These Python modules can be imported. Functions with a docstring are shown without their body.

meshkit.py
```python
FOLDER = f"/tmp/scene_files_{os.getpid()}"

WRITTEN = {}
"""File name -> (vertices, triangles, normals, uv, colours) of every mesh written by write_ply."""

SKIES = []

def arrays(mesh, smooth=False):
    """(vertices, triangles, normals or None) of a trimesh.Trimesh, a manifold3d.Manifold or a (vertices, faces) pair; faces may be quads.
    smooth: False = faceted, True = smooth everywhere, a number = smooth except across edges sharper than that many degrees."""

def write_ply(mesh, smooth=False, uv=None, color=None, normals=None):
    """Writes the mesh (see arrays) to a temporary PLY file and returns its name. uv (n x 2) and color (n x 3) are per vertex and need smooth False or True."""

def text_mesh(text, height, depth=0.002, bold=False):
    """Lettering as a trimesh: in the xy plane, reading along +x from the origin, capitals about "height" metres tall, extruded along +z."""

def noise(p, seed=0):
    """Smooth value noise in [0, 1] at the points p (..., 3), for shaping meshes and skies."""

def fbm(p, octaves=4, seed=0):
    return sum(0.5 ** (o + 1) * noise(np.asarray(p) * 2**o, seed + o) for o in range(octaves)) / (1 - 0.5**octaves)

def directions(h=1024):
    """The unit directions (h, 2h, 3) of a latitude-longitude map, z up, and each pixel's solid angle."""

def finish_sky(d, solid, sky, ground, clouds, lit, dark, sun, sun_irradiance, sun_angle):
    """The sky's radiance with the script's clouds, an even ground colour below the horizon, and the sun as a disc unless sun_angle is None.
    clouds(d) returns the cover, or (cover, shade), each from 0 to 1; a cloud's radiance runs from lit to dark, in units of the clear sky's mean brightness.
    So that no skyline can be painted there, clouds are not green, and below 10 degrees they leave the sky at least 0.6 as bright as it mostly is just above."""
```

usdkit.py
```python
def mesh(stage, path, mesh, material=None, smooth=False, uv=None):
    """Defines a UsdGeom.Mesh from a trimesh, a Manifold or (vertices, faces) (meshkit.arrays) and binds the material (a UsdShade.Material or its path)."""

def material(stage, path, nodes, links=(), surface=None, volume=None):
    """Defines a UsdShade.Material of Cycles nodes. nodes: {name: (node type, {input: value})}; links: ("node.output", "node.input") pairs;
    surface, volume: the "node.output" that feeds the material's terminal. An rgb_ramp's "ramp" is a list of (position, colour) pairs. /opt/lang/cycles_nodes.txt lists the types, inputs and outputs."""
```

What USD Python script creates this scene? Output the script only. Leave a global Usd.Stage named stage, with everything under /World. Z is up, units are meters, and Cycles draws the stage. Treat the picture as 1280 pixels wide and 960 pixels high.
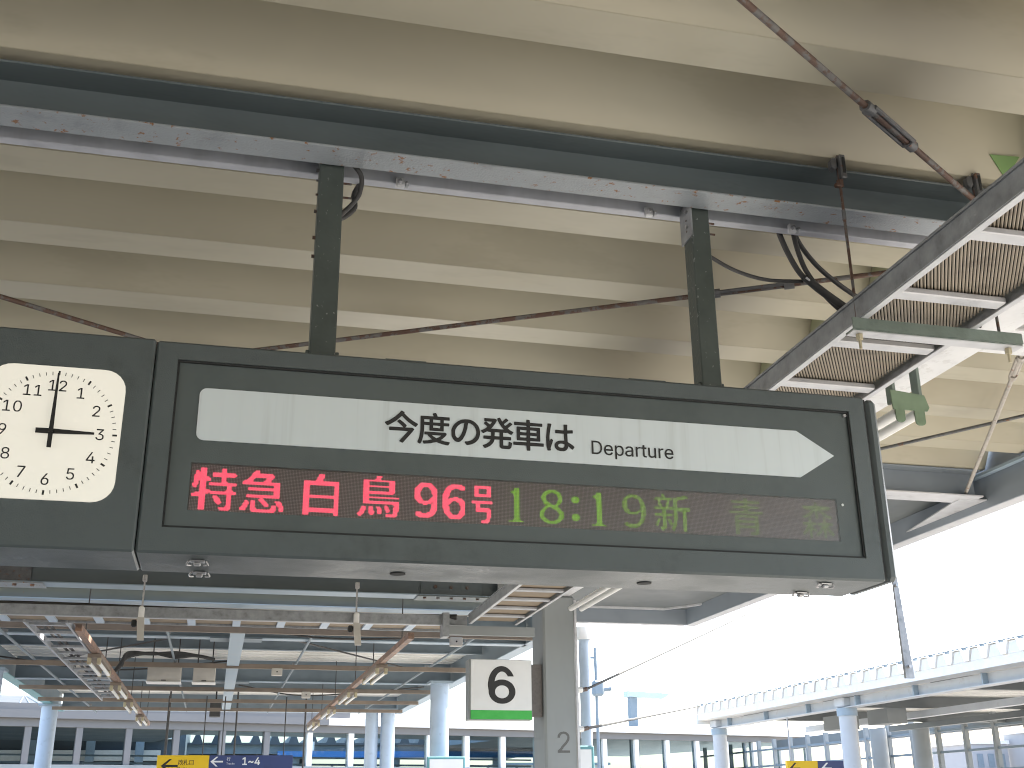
import math, random, numpy as np, trimesh, usdkit, meshkit
from trimesh import creation as tc
from shapely.geometry import Polygon, Point, box as sbox
from shapely.ops import unary_union
from pxr import Usd, UsdGeom, UsdLux, UsdShade, Gf, Sdf, Vt

random.seed(7)
rng = np.random.default_rng(7)
stage = Usd.Stage.CreateInMemory()
UsdGeom.SetStageUpAxis(stage, UsdGeom.Tokens.z)
UsdGeom.SetStageMetersPerUnit(stage, 1.0)
world = UsdGeom.Xform.Define(stage, '/World')
stage.SetDefaultPrim(world.GetPrim())

# ---------------------------------------------------------------- camera, sky, sun, exposure
YAW, PITCH, ROLL, FPX = 0.24788898, 0.35751724, -0.0104566, 1414.4
EXPOSURE = 2.42
SKY_STRENGTH = 0.10
SUN_AZ, SUN_EL = math.radians(62), math.radians(47)      # azimuth from +y towards +x

fwd = np.array([math.sin(YAW) * math.cos(PITCH), math.cos(YAW) * math.cos(PITCH), math.sin(PITCH)])
rgt = np.array([math.cos(YAW), -math.sin(YAW), 0.0])
upv = np.cross(rgt, fwd)
r_ = rgt * math.cos(ROLL) + upv * math.sin(ROLL)
u_ = -rgt * math.sin(ROLL) + upv * math.cos(ROLL)
cam = UsdGeom.Camera.Define(stage, '/World/camera')
cam.CreateHorizontalApertureAttr(36.0)
cam.CreateVerticalApertureAttr(27.0)
cam.CreateFocalLengthAttr(36.0 * FPX / 1280.0)
cam.CreateClippingRangeAttr(Gf.Vec2f(0.05, 5000))
cam.CreateExposureAttr(EXPOSURE)
m = Gf.Matrix4d(*r_, 0, *u_, 0, *(-fwd), 0, 0, 0, 1.6, 1)
cam.AddTransformOp().Set(m)

sd = np.array([math.sin(SUN_AZ) * math.cos(SUN_EL), math.cos(SUN_AZ) * math.cos(SUN_EL), math.sin(SUN_EL)])
skymat = usdkit.material(stage, '/World/Looks/sky', {
    'sky': ('sky_texture', {'sky_type': 'single_scattering', 'sun_disc': False, 'sun_elevation': SUN_EL, 'sun_rotation': SUN_AZ,
                            'air_density': 1.0, 'aerosol_density': 3.0, 'ozone_density': 1.0}),
    'bg': ('background_shader', {'strength': SKY_STRENGTH})}, [('sky.color', 'bg.color')], surface='bg.background')
dome = UsdLux.DomeLight.Define(stage, '/World/sky')
UsdShade.MaterialBindingAPI.Apply(dome.GetPrim()).Bind(skymat)
dome.GetPrim().SetCustomDataByKey('kind', 'structure')
sun = UsdLux.DistantLight.Define(stage, '/World/sun')
sun.CreateNormalizeAttr(True)
sun.CreateIntensityAttr(1.1)
sun.CreateAngleAttr(0.5)
sun.CreateColorAttr(Gf.Vec3f(1.0, 0.95, 0.87))
z_ = sd
x_ = np.cross([0, 0, 1.0], z_); x_ /= np.linalg.norm(x_)
y_ = np.cross(z_, x_)
sun.AddTransformOp().Set(Gf.Matrix4d(*x_, 0, *y_, 0, *z_, 0, 0, 0, 0, 1))

# ---------------------------------------------------------------- materials
def mat(name, color, rough=0.5, metallic=0.0, var=0.12, scale=6.0, stretch=(1, 1, 1), bump=0.0, bscale=60.0, rust=0.0, rscale=14.0,
        rustcol=(0.21, 0.085, 0.03), spec=0.5, emit=None, dirt=None, rth=0.62, coat=0.0):
    n = {'g': ('geometry', {}), 'm': ('mapping', {'scale': stretch}),
         'n': ('noise_texture', {'scale': scale, 'detail': 5.0, 'roughness': 0.6}),
         'p': ('principled_bsdf', {'roughness': rough, 'metallic': metallic, 'specular_ior_level': spec, 'coat_weight': coat})}
    L = [('g.position', 'm.vector'), ('m.vector', 'n.vector')]
    c = np.array(color, float)
    lo, hi = c * (1 - var), np.minimum(c * (1 + var), 1)
    d = lo if dirt is None else np.array(dirt, float)
    n['r'] = ('rgb_ramp', {'ramp': [(0.25, tuple(d)), (0.45, tuple(lo * .5 + hi * .5)), (0.75, tuple(hi))]})
    L += [('n.fac', 'r.fac')]
    out = 'r.color'
    if rust > 0:
        n['rn'] = ('noise_texture', {'scale': rscale, 'detail': 6.0, 'roughness': 0.65})
        n['rr'] = ('map_range', {'from_min': rth, 'from_max': rth + 0.06, 'to_min': 0.0, 'to_max': rust, 'clamp': True})
        n['mx'] = ('mix_color', {'b': rustcol})
        L += [('m.vector', 'rn.vector'), ('rn.fac', 'rr.value'), ('rr.result', 'mx.fac'), (out, 'mx.a')]
        out = 'mx.result'
    L.append((out, 'p.base_color'))
    if bump > 0:
        n['bn'] = ('noise_texture', {'scale': bscale, 'detail': 4.0})
        n['b'] = ('bump', {'strength': bump, 'distance': 0.004})
        L += [('m.vector', 'bn.vector'), ('bn.fac', 'b.height'), ('b.normal', 'p.normal')]
    n['rv'] = ('map_range', {'from_min': 0.3, 'from_max': 0.7, 'to_min': max(rough - 0.08, 0.02), 'to_max': min(rough + 0.1, 1.0), 'clamp': True})
    L += [('n.fac', 'rv.value'), ('rv.result', 'p.roughness')]
    if emit:
        n['p'][1]['emission_color'] = emit[0]
        n['p'][1]['emission_strength'] = emit[1]
    return usdkit.material(stage, '/World/Looks/' + name, n, L, surface='p.BSDF')

M = {}
M['roof'] = mat('roof_beige', (0.44, 0.41, 0.315), 0.36, var=0.07, scale=1.4, stretch=(0.35, 1, 1), bump=0.10, bscale=7, dirt=(0.385, 0.35, 0.262), rust=0.22, rscale=2.6, rustcol=(0.31, 0.28, 0.205), rth=0.56)
M['roof_white'] = mat('roof_white', (0.70, 0.69, 0.66), 0.5, var=0.08, scale=1.2, dirt=(0.5, 0.48, 0.44))
M['sign'] = mat('sign_paint', (0.086, 0.103, 0.105), 0.36, var=0.10, scale=5, bump=0.25, bscale=260, dirt=(0.07, 0.08, 0.078))
M['panel'] = mat('sign_panel', (0.090, 0.108, 0.108), 0.34, var=0.08, scale=3, bump=0.15, bscale=260)
M['seam'] = mat('dark_seam', (0.02, 0.022, 0.022), 0.7)
M['post'] = mat('post_paint', (0.062, 0.077, 0.071), 0.45, var=0.2, scale=9, bump=0.35, bscale=90, rust=0.85, rscale=55, rustcol=(0.30, 0.32, 0.31), rth=0.635)
M['beam'] = mat('beam_paint', (0.115, 0.142, 0.150), 0.42, var=0.15, scale=4, stretch=(0.4, 1, 1), bump=0.3, bscale=70, rust=0.8, rscale=20, rth=0.70)
M['beam_edge'] = mat('beam_flange_paint', (0.30, 0.33, 0.355), 0.4, var=0.14, scale=8, bump=0.5, bscale=120, rust=0.95, rscale=34, rustcol=(0.24, 0.10, 0.02), rth=0.60)
M['galv'] = mat('galvanised', (0.40, 0.415, 0.44), 0.42, metallic=0.35, var=0.22, scale=11, stretch=(1, 1, 0.3), bump=0.15, bscale=45)
M['strut'] = mat('strut_zinc', (0.47, 0.485, 0.53), 0.5, metallic=0.1, var=0.14, scale=13, stretch=(1, 1, 0.15), bump=0.1)
M['galv_dull'] = mat('galvanised_dull', (0.27, 0.285, 0.30), 0.5, metallic=0.3, var=0.35, scale=16, bump=0.3, bscale=70)
M['galv_lip'] = mat('galvanised_lip', (0.55, 0.56, 0.58), 0.4, metallic=0.25, var=0.15, scale=9)
M['white_steel'] = mat('white_steel', (0.66, 0.67, 0.68), 0.45, var=0.10, scale=5, bump=0.35, bscale=25, rust=0.35, rscale=16, rustcol=(0.44, 0.435, 0.43), rth=0.55)
M['closure'] = mat('closure_pale_green', (0.36, 0.38, 0.25), 0.5, var=0.12, scale=5)
M['reflected_green'] = mat('bright_green', (0.17, 0.29, 0.10), 0.5, var=0.1)
M['green'] = mat('green_paint', (0.155, 0.22, 0.14), 0.45, var=0.18, scale=12)
M['green_grey'] = mat('green_grey_paint', (0.15, 0.19, 0.165), 0.5, var=0.2, scale=14, bump=0.3)
M['rod'] = mat('rusty_rod', (0.13, 0.125, 0.12), 0.6, metallic=0.1, var=0.3, scale=25, rust=0.9, rscale=18, rustcol=(0.105, 0.055, 0.036), rth=0.46, bump=0.5, bscale=120)
M['rod_grey'] = mat('grey_rod', (0.14, 0.145, 0.15), 0.5, metallic=0.3, var=0.3, scale=25, rust=0.7, rscale=24, rth=0.6, bump=0.4, bscale=120)
M['rod_light'] = mat('pale_rod', (0.38, 0.35, 0.31), 0.5, metallic=0.3, var=0.25, scale=25, rust=0.6, rscale=24, rth=0.6)
M['cable'] = mat('black_cable', (0.045, 0.045, 0.045), 0.55, var=0.25, scale=20, bump=0.2)
M['bolt'] = mat('zinc_bolt', (0.45, 0.45, 0.46), 0.35, metallic=0.7, var=0.2, scale=40)
M['flute'] = mat('flute_tan', (0.32, 0.275, 0.215), 0.6, var=0.22, scale=9, dirt=(0.17, 0.135, 0.10))
M['flute_dark'] = mat('flute_back', (0.035, 0.03, 0.026), 0.8)
M['tan'] = mat('tan_board', (0.25, 0.195, 0.135), 0.65, var=0.25, scale=8, dirt=(0.17, 0.125, 0.08))
M['brown'] = mat('brown_channel', (0.19, 0.125, 0.095), 0.6, var=0.3, scale=7, rust=0.7, rscale=9, rth=0.5, rustcol=(0.34, 0.20, 0.13))
M['batten'] = mat('tan_batten', (0.21, 0.17, 0.135), 0.6, var=0.2, scale=5)
M['cream'] = mat('cream_fitting', (0.46, 0.41, 0.28), 0.5, var=0.12, scale=20, rust=0.5, rscale=22, rth=0.62, rustcol=(0.38, 0.24, 0.12))
M['white'] = mat('white_plastic', (0.74, 0.74, 0.72), 0.4, var=0.06, scale=9)
M['cabinet'] = mat('cabinet_grey', (0.50, 0.48, 0.44), 0.5, var=0.08, scale=9)
M['blue_steel'] = mat('blue_grey_steel', (0.30, 0.38, 0.45), 0.45, var=0.12, scale=4, rust=0.5, rscale=9, rth=0.68)
M['pale_blue'] = mat('pale_blue_paint', (0.40, 0.49, 0.60), 0.42, var=0.10, scale=3, rust=0.35, rscale=7, rustcol=(0.30, 0.35, 0.42), rth=0.6)
M['slate'] = mat('slate_steel', (0.17, 0.215, 0.25), 0.5, var=0.15, scale=3)
M['teal'] = mat('teal_paint', (0.12, 0.30, 0.33), 0.45, var=0.1)
M['column'] = mat('column_paint', (0.25, 0.27, 0.273), 0.38, var=0.06, scale=2.2, stretch=(1, 1, 0.4), bump=0.08, bscale=30)
M['column_dark'] = mat('dark_number', (0.13, 0.12, 0.115), 0.55, var=0.25, scale=40)
M['pale_grey'] = mat('pale_grey_paint', (0.50, 0.535, 0.57), 0.45, var=0.08, scale=3, rust=0.4, rscale=6, rustcol=(0.40, 0.40, 0.40), rth=0.6)
M['conc'] = mat('concourse_frame_shaded', (0.15, 0.148, 0.147), 0.6, var=0.06, scale=2)  # frame paint darkened to carry the shade under the nearby roofs
M['screen'] = mat('screen_grey', (0.22, 0.24, 0.245), 0.5, var=0.08, scale=2)
M['stencil'] = mat('stencil_grey', (0.10, 0.10, 0.097), 0.55, var=0.35, scale=40, dirt=(0.2, 0.215, 0.21))
M['soffit'] = mat('soffit_grey', (0.13, 0.145, 0.15), 0.5, var=0.06, scale=2)
M['fascia'] = mat('fascia_steel', (0.24, 0.275, 0.31), 0.42, var=0.08, scale=3)
M['plate'] = mat('arrow_white', (0.64, 0.70, 0.715), 0.38, var=0.025, scale=4, stretch=(6, 1, 0.25), dirt=(0.57, 0.62, 0.625))
M['ink'] = mat('black_ink', (0.018, 0.018, 0.018), 0.45, var=0.05)
M['sign_white'] = mat('sign_white', (0.74, 0.75, 0.75), 0.25, var=0.03, scale=4)
M['sign_green'] = mat('sign_green', (0.05, 0.42, 0.07), 0.25, var=0.04)
M['yellow'] = mat('sign_yellow', (0.78, 0.50, 0.015), 0.4, var=0.04)
M['navy'] = mat('sign_navy', (0.035, 0.055, 0.16), 0.4, var=0.05)
M['blue'] = mat('blue_band', (0.04, 0.17, 0.42), 0.45, var=0.06)
M['asphalt'] = mat('platform_asphalt', (0.275, 0.27, 0.255), 0.8, var=0.15, scale=1.5, bump=0.4)
M['ballast'] = mat('ballast_stone', (0.34, 0.31, 0.28), 0.9, var=0.35, scale=9, bump=0.8, bscale=22)
M['concrete'] = mat('concrete', (0.46, 0.45, 0.43), 0.8, var=0.1, scale=2)
M['grey_build'] = mat('grey_facade', (0.33, 0.34, 0.36), 0.7, var=0.06, scale=0.6)
M['dark_hall'] = mat('dark_hall', (0.05, 0.065, 0.08), 0.5, var=0.2, scale=1.2)
M['roof_slate'] = mat('roof_slate', (0.085, 0.095, 0.10), 0.5, var=0.1, scale=2)
M['ledboard'] = mat('led_board', (0.055, 0.038, 0.039), 0.5, var=0.05)
M['leddot'] = mat('led_off', (0.36, 0.30, 0.31), 0.45, var=0.05)
def emitter(name, col, s, base=(0.1, 0.1, 0.1)):
    return usdkit.material(stage, '/World/Looks/' + name, {'p': ('principled_bsdf', {'base_color': base, 'roughness': 0.4, 'emission_color': col, 'emission_strength': s})}, [], surface='p.BSDF')
K = 2.0 ** -EXPOSURE
M['red'] = emitter('led_red', (1.0, 0.08, 0.15), 1.3 * K, (0.25, 0.03, 0.04))
M['lime'] = emitter('led_green', (0.30, 0.75, 0.02), 0.62 * K, (0.08, 0.12, 0.02))
M['lime_glare_washed'] = emitter('led_green_glare_washed', (0.30, 0.55, 0.06), 0.36 * K, (0.16, 0.17, 0.10))  # weaker glow and paler base imitate glare over the last characters
M['lime_glare_dim'] = emitter('led_green_glare_dim', (0.30, 0.62, 0.05), 0.62 * K, (0.08, 0.12, 0.02))  # smaller, paler step towards the glare at the right end
M['dial'] = usdkit.material(stage, '/World/Looks/clock_dial', {'p': ('principled_bsdf', {'base_color': (0.72, 0.70, 0.63), 'roughness': 0.3, 'emission_color': (1.0, 0.95, 0.82), 'emission_strength': 0.40 * K})}, [], surface='p.BSDF')
def glass(name, tint, rough, ior=1.5):
    return usdkit.material(stage, '/World/Looks/' + name, {
        't': ('transparent_bsdf', {'color': tint}), 'g': ('glossy_bsdf', {'color': (1, 1, 1), 'roughness': rough}), 'f': ('fresnel', {'IOR': ior}),
        'x': ('mix_closure', {})}, [('f.fac', 'x.fac'), ('t.BSDF', 'x.closure1'), ('g.BSDF', 'x.closure2')], surface='x.closure')
M['cover'] = glass('acrylic_cover', (0.96, 0.95, 0.95), 0.30, 1.6)
M['pane'] = glass('window_glass', (0.72, 0.80, 0.83), 0.02, 1.18)

# ---------------------------------------------------------------- shape helpers
def bx(x0, x1, y0, y1, z0, z1, c=0.0):
    if c <= 0:
        b = tc.box(extents=(x1 - x0, y1 - y0, z1 - z0)); b.apply_translation(((x0 + x1) / 2, (y0 + y1) / 2, (z0 + z1) / 2)); return b
    pts = []
    for sx in (0, 1):
        for sy in (0, 1):
            for sz in (0, 1):
                p = np.array([[x0, x1][sx], [y0, y1][sy], [z0, z1][sz]], float)
                dd = np.array([1 - 2 * sx, 1 - 2 * sy, 1 - 2 * sz]) * c
                for k in range(3):
                    q = p + dd; q[k] = p[k]; pts.append(q)
    return trimesh.convex.convex_hull(np.array(pts))
def cyl(a, b, r, n=12):
    return tc.cylinder(radius=r, segment=[a, b], sections=n)
def join(*ms):
    ms = [x for q in ms for x in (q if isinstance(q, (list, tuple)) else [q])]
    return trimesh.util.concatenate(ms)
def tube(path, r, n=8):
    P = np.array(path, float)
    if len(P) > 2:                                        # smooth the path with a Catmull-Rom curve
        Q = np.vstack([2 * P[0] - P[1], P, 2 * P[-1] - P[-2]]); out = []
        for i in range(1, len(Q) - 2):
            for t in np.linspace(0, 1, 7)[:-1]:
                a, b, c, d = Q[i - 1:i + 3]
                out.append(0.5 * (2 * b + (c - a) * t + (2 * a - 5 * b + 4 * c - d) * t * t + (3 * b - a - 3 * c + d) * t ** 3))
        P = np.array(out + [P[-1]])
    T = np.gradient(P, axis=0); T /= np.linalg.norm(T, axis=1, keepdims=True)
    ref = np.array([0.31, 0.17, 0.94])
    V, F = [], []
    for p, t in zip(P, T):
        s = np.cross(t, ref); s /= np.linalg.norm(s); q = np.cross(s, t)
        for k in range(n):
            a = 2 * math.pi * k / n; V.append(p + r * (math.cos(a) * s + math.sin(a) * q))
    for i in range(len(P) - 1):
        for k in range(n):
            a, b = i * n + k, i * n + (k + 1) % n; F += [[a, b, b + n], [a, b + n, a + n]]
    c0, c1 = len(V), len(V) + 1; V += [P[0], P[-1]]
    for k in range(n):
        F += [[c0, (k + 1) % n, k], [c1, (len(P) - 1) * n + k, (len(P) - 1) * n + (k + 1) % n]]
    return trimesh.Trimesh(V, F, process=False)
def extr(poly, d):
    gs = getattr(poly, 'geoms', [poly])
    return join([tc.extrude_polygon(g, d, engine='earcut') for g in gs])
def facing(mesh, x, y, z):
    """A mesh drawn in the xy plane and extruded along +z is stood up to face -y, its front at y."""
    v = mesh.vertices.copy(); d = v[:, 2].max()
    mesh = mesh.copy(); mesh.vertices = np.column_stack([x + v[:, 0], y + (d - v[:, 2]), z + v[:, 1]])
    mesh.invert(); mesh.fix_normals()
    return mesh
def yz_prism(pts, x0, x1):
    """A (y, z) outline run along x."""
    e = tc.extrude_polygon(Polygon(pts), x1 - x0, engine='earcut'); v = e.vertices.copy()
    e.vertices = np.column_stack([x0 + v[:, 2], v[:, 0], v[:, 1]]); e.fix_normals(); return e
def xz_prism(pts, y0, y1):
    e = tc.extrude_polygon(Polygon(pts), y1 - y0, engine='earcut'); v = e.vertices.copy()
    e.vertices = np.column_stack([v[:, 0], y0 + v[:, 2], v[:, 1]]); e.fix_normals(); return e
def rrect(x0, x1, y0, y1, r):
    return sbox(x0 + r, y0 + r, x1 - r, y1 - r).buffer(r, quad_segs=6)
def text(s, h, bold=False, depth=0.0015):
    t = meshkit.text_mesh(s, h, depth, bold); t.apply_translation((-t.bounds[0][0], 0, 0)); return t
def ctext(s, h, bold=False, depth=0.0015):
    t = text(s, h, bold, depth); c = t.bounds.mean(0); t.apply_translation((-c[0], -c[1], 0)); return t

# ---------------------------------------------------------------- scene helpers
taken = {}
def fresh(parent, name):
    k = parent + '/' + name; n = taken.get(k, 0); taken[k] = n + 1
    return k if n == 0 else '%s_%03d' % (k, n)
def data(prim, label=None, cat=None, group=None, kind=None):
    for k, v in (('label', label), ('category', cat), ('group', group), ('kind', kind)):
        if v: prim.SetCustomDataByKey(k, v)
ORI = {}
def thing(name, label, cat, loc=(0, 0, 0), group=None, kind=None):
    p = fresh('/World', name); x = UsdGeom.Xform.Define(stage, p)
    x.AddTranslateOp().Set(Gf.Vec3d(*map(float, loc))); ORI[p] = np.array(loc, float)
    data(x.GetPrim(), label, cat, group, kind); return p
def part(parent, name, mesh, m, label=None, smooth=None, kind=None):
    p = fresh(parent, name); top = '/'.join(p.split('/')[:3]); o = ORI[top]
    v, f = np.array(mesh.vertices) - o, np.array(mesh.faces)
    g = usdkit.mesh(stage, p, trimesh.Trimesh(v, f, process=False), M[m] if isinstance(m, str) else m, smooth=smooth or False)
    data(g.GetPrim(), label=label, kind=kind); return p
def solo(name, label, cat, mesh, m, smooth=None, group=None, kind=None):
    p = fresh('/World', name)
    g = usdkit.mesh(stage, p, trimesh.Trimesh(np.array(mesh.vertices), np.array(mesh.faces), process=False), M[m], smooth=smooth or False)
    data(g.GetPrim(), label, cat, group, kind); return p
def copy(src, loc, label, group=None):
    was = stage.GetPrimAtPath(src); name = src.split('/')[-1]
    base = name[:-4] if name[-4:-3] == '_' and name[-3:].isdigit() else name
    p = fresh('/World', base); x = UsdGeom.Xform.Define(stage, p)
    x.GetPrim().GetReferences().AddInternalReference(src); x.GetPrim().SetInstanceable(True)
    x.ClearXformOpOrder(); x.AddTranslateOp().Set(Gf.Vec3d(*map(float, loc)))
    data(x.GetPrim(), label, was.GetCustomDataByKey('category'), group or was.GetCustomDataByKey('group')); return p
def structure(name, mesh, m, label=None):
    p = fresh('/World', name); g = usdkit.mesh(stage, p, mesh, M[m]); data(g.GetPrim(), label=label, kind='structure'); return p
def fold_profile(y0, n, pitch, flat, web, h, z, t=0.004, lap=0.03):
    """The folds of a deck, one closed (y, z) outline each, every fold lapping over the next: the lower flat begins at y0 + k * pitch."""
    out = []
    for k in range(n):
        a = y0 + k * pitch; e = t + 0.0003
        line = [(a, z), (a + flat, z), (a + flat + web, z + h), (a + pitch - web, z + h), (a + pitch - 0.002, z + e), (a + pitch + lap, z + e)]
        up = [(a, z + t), (a + flat - 0.003, z + t), (a + flat + web - 0.003, z + h + t), (a + pitch - web + 0.003, z + h + t), (a + pitch + 0.001, z + e + t), (a + pitch + lap, z + e + t)]
        out.append(line + up[::-1])
    return out

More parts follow.
